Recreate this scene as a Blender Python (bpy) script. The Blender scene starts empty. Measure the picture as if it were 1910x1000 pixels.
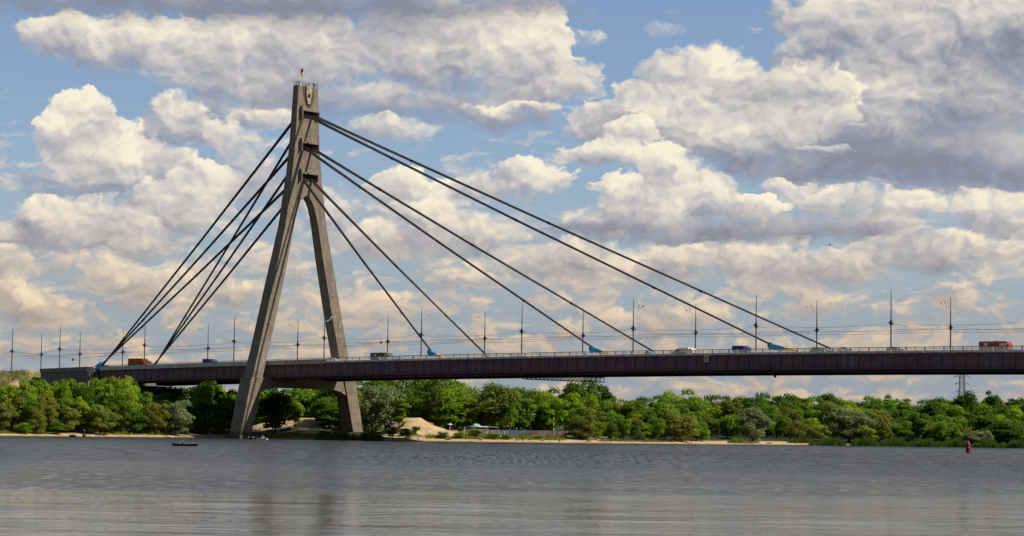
import bpy, math, random
import numpy as np
from mathutils import Vector
R_ = math.radians
C = bpy.context.scene
COL = C.collection
random.seed(7)
rng = np.random.default_rng(7)

# ------------------------------------------------------------------ camera
CAM = np.array([533.13, -542.90, 4.45]); FPX = 4416.84
_y, _p, _r = R_(39.397), R_(3.873), R_(.905)
_fw = np.array([-math.sin(_y)*math.cos(_p), math.cos(_y)*math.cos(_p), math.sin(_p)])
_rt = np.array([math.cos(_y), math.sin(_y), 0.0]); _up = np.cross(_rt, _fw)
RT = math.cos(_r)*_rt + math.sin(_r)*_up
UP = np.cross(RT, _fw)
FH = np.array([-math.sin(_y), math.cos(_y), 0.0])      # level direction across the river
RH = np.array([math.cos(_y), math.sin(_y), 0.0])       # level direction along the far bank
cd = bpy.data.cameras.new('camera'); cam = bpy.data.objects.new('camera', cd); COL.objects.link(cam)
from mathutils import Matrix
_m = Matrix(((RT[0], UP[0], -_fw[0]), (RT[1], UP[1], -_fw[1]), (RT[2], UP[2], -_fw[2])))
cam.matrix_world = Matrix.Translation(Vector(CAM)) @ _m.to_4x4()
cd.sensor_width = 36; cd.lens = 36*FPX/1910; cd.clip_start = 1; cd.clip_end = 60000
C.camera = cam

# ------------------------------------------------------------------ world: sky with cumulus clouds
SUN_EL = R_(47); SUN_AZ = R_(33)                        # azimuth measured from +X (along the bridge) towards +Y
w = bpy.data.worlds.new('World'); C.world = w; w.use_nodes = True
nt = w.node_tree; nt.nodes.clear()
class NG:
    """tiny expression helper for node trees"""
    def __init__(s, nt, dim='3D'): s.nt = nt; s.dim = dim
    def n(s, t, **k):
        o = s.nt.nodes.new(t)
        for a, v in k.items(): setattr(o, a, v)
        return o
    def put(s, sock, v):
        if hasattr(v, 'is_output'): s.nt.links.new(v, sock)
        elif v is not None: sock.default_value = v
    def m(s, op, a, b=None, c=None, clamp=False):
        o = s.n('ShaderNodeMath', operation=op, use_clamp=clamp)
        for i, v in enumerate((a, b, c)):
            if v is not None: s.put(o.inputs[i], v)
        return o.outputs[0]
    def v(s, op, a, b=None, scale=None):
        o = s.n('ShaderNodeVectorMath', operation=op)
        s.put(o.inputs[0], a)
        if b is not None: s.put(o.inputs[1], b)
        if scale is not None: s.put(o.inputs['Scale'], scale)
        return o.outputs[1] if op in ('DOT_PRODUCT', 'LENGTH') else o.outputs[0]
    def mix(s, f, a, b, mode='MIX'):
        o = s.n('ShaderNodeMix', data_type='RGBA', blend_type=mode); s.put(o.inputs[0], f)
        s.put(o.inputs[6], a if hasattr(a, 'is_output') else (*a, 1)); s.put(o.inputs[7], b if hasattr(b, 'is_output') else (*b, 1))
        return o.outputs[2]
    def noise(s, vec, scale, detail=4, rough=.5, dist=0, out=0):
        o = s.n('ShaderNodeTexNoise', noise_dimensions=s.dim); s.put(o.inputs['Vector'], vec)
        o.inputs['Scale'].default_value = scale; o.inputs['Detail'].default_value = detail
        o.inputs['Roughness'].default_value = rough; o.inputs['Distortion'].default_value = dist
        return o.outputs[out]
    def ss(s, x, a, b, lo=0., hi=1.):
        o = s.n('ShaderNodeMapRange', interpolation_type='SMOOTHSTEP'); s.put(o.inputs[0], x)
        for i, q in enumerate((a, b, lo, hi)): s.put(o.inputs[i+1], q)
        return o.outputs[0]
g = NG(nt, '2D')
def azel(x, y):
    d = _fw + RT*(x-955)/FPX - UP*(y-500)/FPX; d /= np.linalg.norm(d)
    return math.degrees(math.atan2(d@RH, d@FH)), math.degrees(math.asin(d[2]))
tc = g.n('ShaderNodeTexCoord').outputs['Generated']
az = g.m('MULTIPLY', g.m('ARCTAN2', g.v('DOT_PRODUCT', tc, tuple(RH)), g.v('DOT_PRODUCT', tc, tuple(FH))), 57.2958)
el = g.m('MULTIPLY', g.m('ARCSINE', g.v('DOT_PRODUCT', tc, (0, 0, 1))), 57.2958)
cmb = g.n('ShaderNodeCombineXYZ'); g.put(cmb.inputs[0], az); g.put(cmb.inputs[1], el)
P0 = cmb.outputs[0]                                     # (azimuth, elevation) in degrees
# cumulus banks, back to front: (blobs: column, row, half width, half height), lightness, softness of the edge, weight
BANKS = [
 ([(650,192,340,42),(900,206,180,42),(430,212,130,36)], -.20, .45, .95),
 ([(300,92,230,62),(560,92,260,72),(840,85,220,88),(985,78,85,88),(1000,150,115,62),(130,66,100,46),(430,150,170,34)], .10, .16, 1.05),
 ([(430,0,640,56),(820,4,250,50),(150,-10,240,46)], -.40, .50, 1.05),
 ([(965,203,120,13)], .20, .3, .9), ([(480,215,100,26)], .14, .4, .9), ([(725,243,115,24)], .06, .35, .85),
 ([(335,218,70,44),(300,250,60,30),(392,252,62,30)], .02, .3, .95),
 ([(180,345,165,40)], -.26, .4, .9),
 ([(150,222,74,52),(108,258,58,50),(215,285,98,52),(292,322,80,46),(175,312,105,46)], .20, .09, 1.1),
 ([(180,452,200,28)], -.24, .45, .85),
 ([(150,408,115,46),(88,424,58,34),(222,428,82,44),(322,388,92,60),(392,352,72,46)], .14, .11, 1.05),
 ([(12,500,52,52),(55,570,80,50)], .06, .2, .95), ([(440,270,60,50),(470,330,60,50)], .0, .35, .8),
 ([(1600,300,230,66),(1790,290,230,100),(1850,190,130,60),(1470,300,110,70)], -.30, .5, 1.05),
 ([(1560,55,112,78),(1500,112,72,52),(1700,62,172,92),(1852,60,150,112),(1750,160,190,85),(1620,200,155,92)], -.02, .22, 1.1),
 ([(1290,148,105,60),(1210,192,90,50),(1370,168,82,62),(1150,230,90,50),(1400,255,135,84),(1500,200,112,92),(1290,240,150,70),(1220,245,110,55)], .13, .13, 1.1),
 ([(1250,434,270,32),(1510,424,210,30)], -.36, .5, 1.),
 ([(1180,250,62,28),(1130,286,78,30),(1240,312,74,42),(1290,360,92,50),(1190,380,88,40),(1150,350,60,30),(1400,386,76,22)], .24, .09, 1.05),
 ([(1000,336,78,40),(960,318,32,30),(900,346,62,30),(820,372,72,40),(742,350,72,40)], .14, .14, 1.),
 ([(1550,380,95,30),(1680,376,115,32),(1835,396,115,46),(1480,350,52,20),(1530,280,60,12)], .14, .22, 1.),
 ([(870,442,115,42),(700,452,92,36),(800,402,82,36),(600,400,60,40)], .06, .25, .9),
 ([(1050,492,165,42),(1200,502,155,36),(1350,482,145,36),(1510,502,155,42),(1760,470,190,42)], .08, .3, .95),
 ([(250,520,140,34),(420,545,110,30),(860,520,80,30)], .08, .3, .85),
 ([(1250,52,60,20)], .05, .5, .72), ([(1092,74,42,18)], .05, .5, .68)]
DK = [(1500,150,90,50,.5),(1880,100,110,55,.6),(1560,305,160,40,.4),(1790,330,230,36,.6),(1330,300,60,40,.35),(700,60,200,22,.35),(1060,370,40,50,.4),(330,330,60,30,.3),(1370,330,60,50,.3)]
SQ = (.82, 1.3, 1)
wz = g.n('ShaderNodeTexNoise', noise_dimensions='2D'); g.put(wz.inputs['Vector'], g.v('MULTIPLY', P0, SQ)); wz.inputs['Scale'].default_value = .8; wz.inputs['Detail'].default_value = 5; wz.inputs['Roughness'].default_value = .6
WV = g.v('SUBTRACT', wz.outputs['Color'], (.5, .5, .5))
PW = g.v('ADD', P0, g.v('MULTIPLY', WV, (1.5, .8, 0)))
def vor(v_, sc, sm=.45):
    o = g.n('ShaderNodeTexVoronoi', feature='SMOOTH_F1', voronoi_dimensions='2D'); g.put(o.inputs['Vector'], v_); o.inputs['Scale'].default_value = sc
    o.inputs['Smoothness'].default_value = sm
    return g.m('SUBTRACT', .45, o.outputs['Distance'])
def fields(seed, S, flat, delta):
    """height field of heaped cells over fractal noise, and its slope towards the sun"""
    def pos(off): return g.v('ADD', g.v('ADD', g.v('MULTIPLY', g.v('ADD', P0, (off[0], off[1], 0)) if off else P0, (S, S*flat, 1)), seed), g.v('MULTIPLY', WV, (1.0, .8, 0)))
    def low(v_): return g.m('ADD', g.m('ADD', g.m('MULTIPLY', g.m('SUBTRACT', g.noise(v_, .9, 3, .5), .5), 1.0), g.m('MULTIPLY', vor(v_, 1.4), .30)), g.m('MULTIPLY', vor(v_, 3.2), .20))
    v0 = pos(None); L0 = low(v0); L1 = low(pos(delta))
    fine = g.m('ADD', g.m('MULTIPLY', g.m('SUBTRACT', g.noise(v0, 3.6, 7, .62), .5), .55), g.m('MULTIPLY', vor(v0, 8.), .10))
    return L0, g.m('SUBTRACT', L0, L1), fine
def ramp(x):
    cr = g.n('ShaderNodeValToRGB'); g.put(cr.inputs[0], x)
    E_ = cr.color_ramp.elements
    E_[0].position = 0; E_[0].color = (.245, .26, .33, 1)
    E_[1].position = 1; E_[1].color = (.95, .87, .70, 1)
    for p_, c_ in ((.22, (.335, .34, .41, 1)), (.44, (.475, .465, .48, 1)), (.64, (.63, .60, .58, 1)), (.82, (.81, .74, .63, 1))):
        e_ = cr.color_ramp.elements.new(p_); e_.color = c_
    return cr.outputs[0]
L0, REL, FINE = fields((0, 0, 0), 1., 1.25, (.10, .17))
F0 = g.m('ADD', g.m('MULTIPLY', L0, .55), g.m('MULTIPLY', FINE, .75))
TEX = g.m('ADD', g.m('MULTIPLY', REL, .62), g.m('MULTIPLY', FINE, .42))
dk = None
for (x, y, rx, ry, wt) in DK:
    a, e = azel(x, y); k = 57.2958/FPX
    d = g.v('MULTIPLY', g.v('SUBTRACT', PW, (a, e, 0)), (1/(rx*k), 1/(ry*k), 0)); q = g.ss(g.v('DOT_PRODUCT', d, d), 0., 1.9, wt, 0.)
    dk = q if dk is None else g.m('ADD', dk, q)
TEX = g.m('SUBTRACT', TEX, g.m('MULTIPLY', dk, .42))
PATCH = g.ss(g.noise(P0, .5, 2), .45, .62, 0., .25)
BIG = g.m('MULTIPLY', g.m('SUBTRACT', g.noise(g.v('ADD', PW, (7.7, 3.1, 0)), .75, 4, .5), .52), .85)
lowwarm = g.mix(g.ss(el, 1., 6.2, 1., 0.), (1, 1, 1), (.97, .80, .61))
def bank(L, light, softness, wt, under):
    acc = num = None; dn = .05
    for (x, y, rx, ry) in L:
        a, e = azel(x, y); k = 57.2958/FPX
        d = g.v('MULTIPLY', g.v('SUBTRACT', PW, (a, e, 0)), (1/(rx*k), 1/(ry*k), 0))
        q = g.ss(g.v('DOT_PRODUCT', d, d), 0., 2.0, wt, 0.)
        if len(L) > 1: q2 = g.m('MULTIPLY', q, q)
        else: q2 = q
        num = g.m('MULTIPLY_ADD', q2, g.v('DOT_PRODUCT', d, (.22, .62, 0)), num if num is not None else 0.)
        dn = g.m('ADD', q2, dn)
        acc = q if acc is None else g.m('SMOOTH_MAX', acc, q, .2)
    den = g.m('ADD', acc, F0)
    grad = g.m('DIVIDE', num, dn)
    sf = g.m('ADD', softness+.09, g.m('ADD', g.ss(grad, .15, -.5, 0., .42), PATCH))   # crisp sunlit tops, dissolving undersides
    al = g.ss(den, .42, g.m('ADD', .42, sf))
    lit = g.m('ADD', g.m('MULTIPLY_ADD', grad, .70, .50+light), g.m('MULTIPLY', TEX, 1.0 if light > -.1 else .5))
    lit = g.m('ADD', lit, BIG)
    lit = g.m('ADD', lit, g.ss(den, .46, .75, .10 if light > 0 else .0, 0.), clamp=True)
    return g.mix(al, under, g.mix(1., ramp(lit), lowwarm, 'MULTIPLY'))
# the far low sheet: soft warm heaps
M0, MREL, MF = fields((31.7, 11.3, 0), .62, 2.1, (.16, .20))
den2 = g.m('ADD', g.m('ADD', M0, g.m('MULTIPLY', MF, .8)), g.ss(el, 4.4, 9.5, .30, -.2))
al2 = g.ss(den2, .13, .52)
lit2 = g.m('ADD', g.m('ADD', .58, g.m('MULTIPLY', BIG, .6)), g.m('ADD', g.m('MULTIPLY', MREL, .75), g.m('MULTIPLY', MF, .35)), clamp=True)
c2 = g.mix(1., ramp(lit2), lowwarm, 'MULTIPLY')
c2 = g.mix(g.ss(el, .6, 4.0, .30, .0), c2, (.42, .41, .42))
sky = g.n('ShaderNodeTexSky', sky_type='NISHITA', sun_disc=False, sun_elevation=SUN_EL, sun_rotation=math.pi/2-SUN_AZ)
sky.air_density = 1.0; sky.dust_density = .6; sky.ozone_density = 2.5
ST = .09
scl = g.v('SCALE', sky.outputs[0], scale=ST)
scl = g.v('MULTIPLY', scl, (1.04, 1.04, 1.14))
blue = g.mix(g.ss(el, .5, 7., .88, .0), scl, (.29, .345, .42))
blue = g.mix(g.ss(el, 0., 9., .3, .75), blue, (.21, .37, .64)) if False else blue
fin = g.mix(al2, blue, c2)
for L_, li_, so_, wt_ in BANKS: fin = bank(L_, li_, so_, wt_, fin)
fin = g.mix(g.ss(g.m('ABSOLUTE', az), 24, 80, 0., .72), fin, (.12, .14, .18))   # dark tone added to the unseen sky beside and behind, cutting ambient light
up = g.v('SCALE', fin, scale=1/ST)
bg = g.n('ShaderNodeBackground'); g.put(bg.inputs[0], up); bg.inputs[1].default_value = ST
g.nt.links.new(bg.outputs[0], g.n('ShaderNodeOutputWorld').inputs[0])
w.cycles.sampling_method = 'MANUAL'; w.cycles.sample_map_resolution = 512

sd = bpy.data.lights.new('sun', 'SUN'); sd.energy = 4.8; sd.angle = R_(.55); sd.color = (1, .93, .80)
sun = bpy.data.objects.new('sun', sd); COL.objects.link(sun)
SV = Vector((math.cos(SUN_EL)*math.cos(SUN_AZ), math.cos(SUN_EL)*math.sin(SUN_AZ), math.sin(SUN_EL)))
sun.rotation_euler = SV.to_track_quat('Z', 'Y').to_euler()
C.view_settings.view_transform = 'Standard'; C.view_settings.look = 'None'
C.view_settings.exposure = 0; C.view_settings.gamma = 1
C.cycles.max_bounces = 5; C.cycles.transparent_max_bounces = 6; C.cycles.diffuse_bounces = 2; C.cycles.glossy_bounces = 3
C.cycles.caustics_reflective = False; C.cycles.caustics_refractive = False

#=SKYEND
# ------------------------------------------------------------------ helpers
def at_px(ax, val, x, y):
    d = _fw + RT*(x-955)/FPX - UP*(y-500)/FPX
    return CAM + d*(val-CAM[ax])/d[ax]
def uv(U, V, z=0.): q = CAM + RH*U + FH*V; return (float(q[0]), float(q[1]), z)
def to_uv(P): v = np.array(P, float)-CAM; return float(v@RH), float(v@FH)
def px_uv(x, V):                                        # U of image column x at depth V near the horizon
    return (x-955)/FPX*V/math.cos(_p)*1.0 + .0
def px_z(x, y, V):                                      # height seen at (x, y) at depth V
    yh = 799.0 + (x-955)*.01579
    return CAM[2] + (yh-y)/FPX*V
def zd(X): return 23.7064+.0160165*X-3.541607e-5*X*X

def mat(name, col, rough=.8, metal=0, noise=None, bump=None, spec=.3, builder=None):
    m = bpy.data.materials.new(name); m.use_nodes = True
    t = m.node_tree; b = t.nodes['Principled BSDF']
    b.inputs['Base Color'].default_value = (*col, 1); b.inputs['Roughness'].default_value = rough
    b.inputs['Metallic'].default_value = metal; b.inputs['Specular IOR Level'].default_value = spec
    q = NG(t)
    if noise:                                           # (scale, colour2, low, high, stretch)
        sc, c2, lo, hi, st = noise
        tc = q.n('ShaderNodeTexCoord').outputs['Object']
        v = q.v('MULTIPLY', tc, st)
        f = q.ss(q.noise(v, sc, 6, .6), lo, hi)
        q.put(b.inputs['Base Color'], q.mix(f, col, c2))
    if bump:
        tc = q.n('ShaderNodeTexCoord').outputs['Object']
        bp = q.n('ShaderNodeBump'); bp.inputs['Strength'].default_value = bump[1]; bp.inputs['Distance'].default_value = bump[2]
        q.put(bp.inputs['Height'], q.noise(tc, bump[0], 5)); q.put(b.inputs['Normal'], bp.outputs[0])
    if builder: builder(q, b)
    return m
class MB:
    def __init__(s): s.v = []; s.f = []; s.mi = []
    def add(s, vs, fs, mi=0):
        n = len(s.v); s.v += [tuple(map(float, p)) for p in vs]; s.f += [tuple(i+n for i in f) for f in fs]; s.mi += [mi]*len(fs); return s
    def box(s, a, b, mi=0):
        (x0, y0, z0), (x1, y1, z1) = a, b
        return s.add([(x0,y0,z0),(x1,y0,z0),(x1,y1,z0),(x0,y1,z0),(x0,y0,z1),(x1,y0,z1),(x1,y1,z1),(x0,y1,z1)],
                     [(0,3,2,1),(4,5,6,7),(0,1,5,4),(1,2,6,5),(2,3,7,6),(3,0,4,7)], mi)
    def loft(s, rings, mi=0, cap=True, close=True):
        k = len(rings[0]); vs = [p for r in rings for p in r]; fs = []
        for i in range(len(rings)-1):
            for j in range(k if close else k-1):
                a = i*k+j; b = i*k+(j+1) % k; fs.append((a, b, b+k, a+k))
        if cap: fs += [tuple(range(k))[::-1], tuple(range(len(vs)-k, len(vs)))]
        return s.add(vs, fs, mi)
    def tube(s, pts, rad, n=6, mi=0):
        pts = [Vector(p) for p in pts]; rad = rad if hasattr(rad, '__len__') else [rad]*len(pts)
        rings = []
        for i, p in enumerate(pts):
            t = (pts[min(i+1, len(pts)-1)]-pts[max(i-1, 0)]).normalized()
            h = Vector((0, 0, 1)) if abs(t.z) < .9 else Vector((1, 0, 0))
            a = t.cross(h).normalized(); b = t.cross(a)
            rings.append([p+(a*math.cos(q*2*math.pi/n)+b*math.sin(q*2*math.pi/n))*rad[i] for q in range(n)])
        return s.loft(rings, mi)
    def bar(s, a, b, r=.05, mi=0): return s.tube([a, b], r, 4, mi)
    def lathe(s, prof, n=16, mi=0, c=(0, 0, 0)):
        return s.loft([[(c[0]+r*math.cos(q*2*math.pi/n), c[1]+r*math.sin(q*2*math.pi/n), c[2]+z) for q in range(n)] for r, z in prof], mi)
    def mesh(s, name, mats, smooth=False):
        m = bpy.data.meshes.new(name); m.from_pydata(s.v, [], s.f)
        for x in (mats if isinstance(mats, (list, tuple)) else [mats]): m.materials.append(x)
        m.polygons.foreach_set('material_index', s.mi)
        if smooth: m.polygons.foreach_set('use_smooth', [True]*len(s.f))
        m.update(); return m
    def build(s, name, mats, parent=None, smooth=False, bevel=0):
        o = bpy.data.objects.new(name, s.mesh(name, mats, smooth)); COL.objects.link(o)
        if parent: o.parent = parent
        if bevel:
            b = o.modifiers.new('bevel', 'BEVEL'); b.width = bevel; b.segments = 2; b.limit_method = 'ANGLE'
        return o
def tag(o, label=None, cat=None, group=None, kind=None):
    if label: o['label'] = label
    if cat: o['category'] = cat
    if group: o['group'] = group
    if kind: o['kind'] = kind
    return o
def empty(name, loc, rz=0, **k):
    o = bpy.data.objects.new(name, None); COL.objects.link(o); o.location = loc; o.rotation_euler = (0, 0, rz)
    o.empty_display_size = 1
    return tag(o, **k)
def copy_tree(o, parent=None):
    c = o.copy(); COL.objects.link(c); c.parent = parent
    for ch in list(o.children): copy_tree(ch, c)
    return c

# ------------------------------------------------------------------ ground
BANK = [(-1500.,640.),(-169.9,654.4),(-143.5,669.),(-114.2,712.2),(-96,742),(-86,752),(-78,752),(-66,733),(-59,726.1),(-37.8,727.5),(-8.3,736.8),(26.1,770.1),(63.8,806.5),(107.5,865.1),(150.9,890.8),(196,903.7),(234.7,904),(3000,930)]
BU = np.array([b[0] for b in BANK]); BV = np.array([b[1] for b in BANK])
def wig(U): return .8*np.sin(U*.31)+.5*np.sin(U*.83+1)+.3*np.sin(U*2.1)
def bankV(U): return np.interp(U, BU, BV)+wig(np.asarray(U, float))
MOUNDS = [(768, 770, 1.5, 9, 12), (796, 769, 1.3, 9, 10), (826, 767, .9, 11, 8), (768, 764, 2.6, 6, 8), (582, 800, 4.2, 8, 13), (510, 800, 2.6, 7, 10)]   # column, depth, height, half width, half depth
def hgt(U, V):
    U = np.asarray(U, float); V = np.asarray(V, float)
    t = V-bankV(U)
    z = np.where(t < 0, np.maximum(-4, t*.09), np.interp(t, [0, 4, 9, 40, 90, 300, 3000], [0, .55, .85, 2.3, 3.0, 3.4, 4.0]))
    for x, v0, h, a, b in MOUNDS:
        u0 = px_uv(x, v0)
        d = ((U-u0)/a)**2+((V-v0)/b)**2
        d = d*(1+.22*np.sin(U*.9+V*.4)+.16*np.sin(U*2.3-V*.7))
        z = z+np.where(t > 2, h*np.exp(-d**1.35*1.1)*np.clip((t-2)/6, 0, 1), 0)
    # approach embankment of the bridge
    X = CAM[0]+RH[0]*U+FH[0]*V; Y = CAM[1]+RH[1]*U+FH[1]*V
    zr = 21.2
    e = zr+.2-np.maximum(0, np.abs(Y)-18.0)/1.75-np.maximum(0, X+113)/1.1+.25*np.sin(X*.5)*np.sin(Y*.4)
    z = np.maximum(z, np.where(t > 1, e, -9))
    z = np.where(V < 40, 2.2, z)
    z = np.where((V >= 40) & (V < 55), 2.2-(V-40)*.35, z)
    return z
def axis(dense0, dense1, step, far0, far1):
    a = list(np.arange(dense0, dense1+.1, step)); s = step; x = a[-1]
    while x < far1: s *= 1.35; x += s; a.append(x)
    s = step; x = a[0]; L = []
    while x > far0: s *= 1.35; x -= s; L.append(x)
    return np.array(L[::-1]+a)
UA = axis(-240, 280, 2.2, -14000, 14000); VA = axis(640, 960, 2.2, -3000, 24000)
UU, VV = np.meshgrid(UA, VA)
ZZ = hgt(UU, VV)
PX = CAM[0]+RH[0]*UU+FH[0]*VV; PY = CAM[1]+RH[1]*UU+FH[1]*VV
nu, nv = len(UA), len(VA)
idx = np.arange(nu*nv).reshape(nv, nu)
fc = np.stack([idx[:-1, :-1], idx[:-1, 1:], idx[1:, 1:], idx[1:, :-1]], -1).reshape(-1, 4)
gm = bpy.data.meshes.new('ground'); gm.from_pydata(np.stack([PX, PY, ZZ], -1).reshape(-1, 3).tolist(), [], fc.tolist())
at = gm.attributes.new('turf', 'FLOAT', 'POINT')
TT = VV-bankV(UU)
turf = np.interp(TT, [0, 3, 12, 22, 40], [0, .05, .25, .62, .9])
sandy = np.interp(UU, [-170, -90, -64, -50, 0, 60, 112, 122], [.5, .5, .0, 1, 1, .9, .75, 0])
turf = np.clip(turf+(1-sandy)*.5, 0, 1)
turf = np.where(UU > 118, 1, turf)
for x, v0, h, a, b in MOUNDS:
    d = ((UU-px_uv(x, v0))/a)**2+((VV-v0)/b)**2; turf = np.where(d < 2.1, turf*np.clip(d-1.1, 0, 1), turf)
turf = np.where((ZZ > 5.5) & (PX < -95), .56, turf)
at.data.foreach_set('value', turf.reshape(-1))
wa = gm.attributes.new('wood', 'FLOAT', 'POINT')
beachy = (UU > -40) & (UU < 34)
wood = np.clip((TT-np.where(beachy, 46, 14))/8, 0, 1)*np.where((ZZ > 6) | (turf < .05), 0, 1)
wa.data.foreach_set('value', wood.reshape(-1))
gm.polygons.foreach_set('use_smooth', [True]*len(fc))
def gb(q, b):
    a = q.n('ShaderNodeAttribute', attribute_name='turf').outputs['Fac']
    tc = q.n('ShaderNodeTexCoord').outputs['Object']
    sand = q.mix(q.ss(q.noise(tc, .35, 6), .4, .62), (.58, .42, .235), (.42, .29, .155))
    sand = q.mix(q.ss(q.noise(tc, 2.2, 4), .55, .7, 0, .5), sand, (.30, .19, .09))
    grass = q.mix(q.ss(q.noise(tc, .5, 5), .38, .62), (.085, .125, .02), (.22, .20, .06))
    f = q.ss(q.m('ADD', a, q.m('MULTIPLY', q.m('SUBTRACT', q.noise(tc, .28, 7, .65), .5), 1.3)), .42, .58)
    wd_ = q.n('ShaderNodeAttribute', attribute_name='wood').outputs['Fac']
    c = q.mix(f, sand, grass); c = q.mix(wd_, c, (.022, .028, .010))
    sz = q.n('ShaderNodeSeparateXYZ'); q.put(sz.inputs[0], tc)
    c = q.mix(q.ss(q.m('ADD', sz.outputs[2], q.m('MULTIPLY', q.m('SUBTRACT', q.noise(tc, .6, 4), .5), .5)), .12, .34, .85, 0.), c, (.15, .105, .06))
    c = q.mix(q.ss(q.noise(tc, 1.1, 7, .7), .60, .68, 0, .75), c, (.13, .10, .05))
    hi = q.ss(q.n('ShaderNodeSeparateXYZ').outputs[0], 0, 1)
    q.put(b.inputs['Base Color'], c)
    bp = q.n('ShaderNodeBump'); bp.inputs['Strength'].default_value = .6; bp.inputs['Distance'].default_value = .5
    q.put(bp.inputs['Height'], q.noise(tc, 1.3, 6)); q.put(b.inputs['Normal'], bp.outputs[0])
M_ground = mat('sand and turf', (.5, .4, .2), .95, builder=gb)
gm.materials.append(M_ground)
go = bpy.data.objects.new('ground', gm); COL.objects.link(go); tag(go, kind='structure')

# ------------------------------------------------------------------ water
def wb(q, b):
    b.inputs['Base Color'].default_value = (.064, .061, .054, 1); b.inputs['IOR'].default_value = 1.33
    b.inputs['Specular IOR Level'].default_value = .5
    p = q.n('ShaderNodeNewGeometry').outputs['Position']
    U = q.m('SUBTRACT', q.v('DOT_PRODUCT', p, tuple(RH)), float(CAM@RH)); V = q.m('SUBTRACT', q.v('DOT_PRODUCT', p, tuple(FH)), float(CAM@FH))
    cb = q.n('ShaderNodeCombineXYZ'); q.put(cb.inputs[0], U); q.put(cb.inputs[1], V); W = cb.outputs[0]
    big = q.noise(q.v('MULTIPLY', W, (.01, .022, 1)), 1., 4, .55)
    # wind-roughened reach beyond about 190 m, calmer lee water nearer
    wind = q.ss(q.m('ADD', V, q.m('MULTIPLY', q.m('SUBTRACT', big, .5), 200)), 150, 285)
    gust = q.noise(q.v('MULTIPLY', W, (.9, .22, 1)), 1., 4, .7)
    gust2 = q.noise(q.v('MULTIPLY', W, (.05, .02, 1)), 1., 3, .6)
    chop = q.noise(q.v('MULTIPLY', W, (1.1, 1.6, 1)), 1., 5, .6)
    rip = q.noise(q.v('MULTIPLY', q.v('ADD', W, (0, 0, 3)), (.16, 1.7, 1)), 1., 4, .55, .35)
    swell = q.noise(q.v('MULTIPLY', q.v('ADD', W, q.v('MULTIPLY', q.n('ShaderNodeTexNoise').outputs['Color'], (0, 0, 0))), (.018, .13, 1)), 1., 5, .6, 1.2)
    nearz = q.ss(V, 88, 135, 1., .22)
    amp = q.m('ADD', q.m('MULTIPLY', wind, q.m('ADD', .10, q.m('MULTIPLY', q.m('MULTIPLY', q.ss(gust, .42, .58), q.ss(gust2, .2, .8, .5, 1.3)), 2.6))), .006)
    h = q.m('ADD', q.m('MULTIPLY', chop, amp), q.m('ADD', q.m('MULTIPLY', rip, q.m('MULTIPLY', q.m('MULTIPLY', .022, nearz), q.ss(swell, .44, .62, .1, 2.0))), q.m('MULTIPLY', swell, .03)))
    bp = q.n('ShaderNodeBump'); bp.inputs['Strength'].default_value = 1; bp.inputs['Distance'].default_value = 1
    q.put(bp.inputs['Height'], h)
    # wavelet faces, each tipped towards or away from the shore
    nfar = q.ss(q.noise(q.v('MULTIPLY', W, (1.7, .045, 1)), 1., 3, .7), .36, .64, .12, .88); nmid = q.noise(q.v('MULTIPLY', W, (.62, .50, 1)), 1., 5, .72)
    fm = q.ss(V, 250, 360); n1 = q.m('SUBTRACT', q.m('ADD', q.m('MULTIPLY', nfar, fm), q.m('MULTIPLY', nmid, q.m('SUBTRACT', 1., fm))), .5)
    n2 = q.m('SUBTRACT', q.noise(q.v('MULTIPLY', q.v('ADD', W, (50, 9, 0)), (2.6, 2.3, 1)), 1., 3, .6), .5)
    n3 = q.m('SUBTRACT', q.noise(q.v('MULTIPLY', q.v('ADD', W, (9, 77, 0)), (.10, .9, 1)), 1., 5, .7), .5)
    tip = q.m('ADD', q.m('MULTIPLY', q.m('MULTIPLY', n1, q.m('ADD', .02, q.m('MULTIPLY', wind, 2.1))), q.ss(gust2, .3, .7, .85, 1.1)), q.m('ADD', q.m('MULTIPLY', n2, q.m('ADD', .09, q.m('MULTIPLY', wind, .16))), q.m('MULTIPLY', n3, q.m('MULTIPLY', q.ss(V, 100, 210, .40, .06), q.ss(swell, .42, .60, .15, 1.)))))
    q.put(b.inputs['Normal'], q.v('NORMALIZE', q.v('ADD', bp.outputs[0], q.v('SCALE', tuple(-FH), scale=tip))))
    q.put(b.inputs['Roughness'], q.m('ADD', .10, q.m('MULTIPLY', wind, .14)))
M_water = mat('river water', (.02, .02, .02), .1, builder=wb)
wm = MB(); wm.add([uv(-9000, -2500, 0), uv(9000, -2500, 0), uv(9000, 1000, 0), uv(-9000, 1000, 0)], [(0, 1, 2, 3)])
tag(wm.build('water', M_water), kind='structure')

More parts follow.
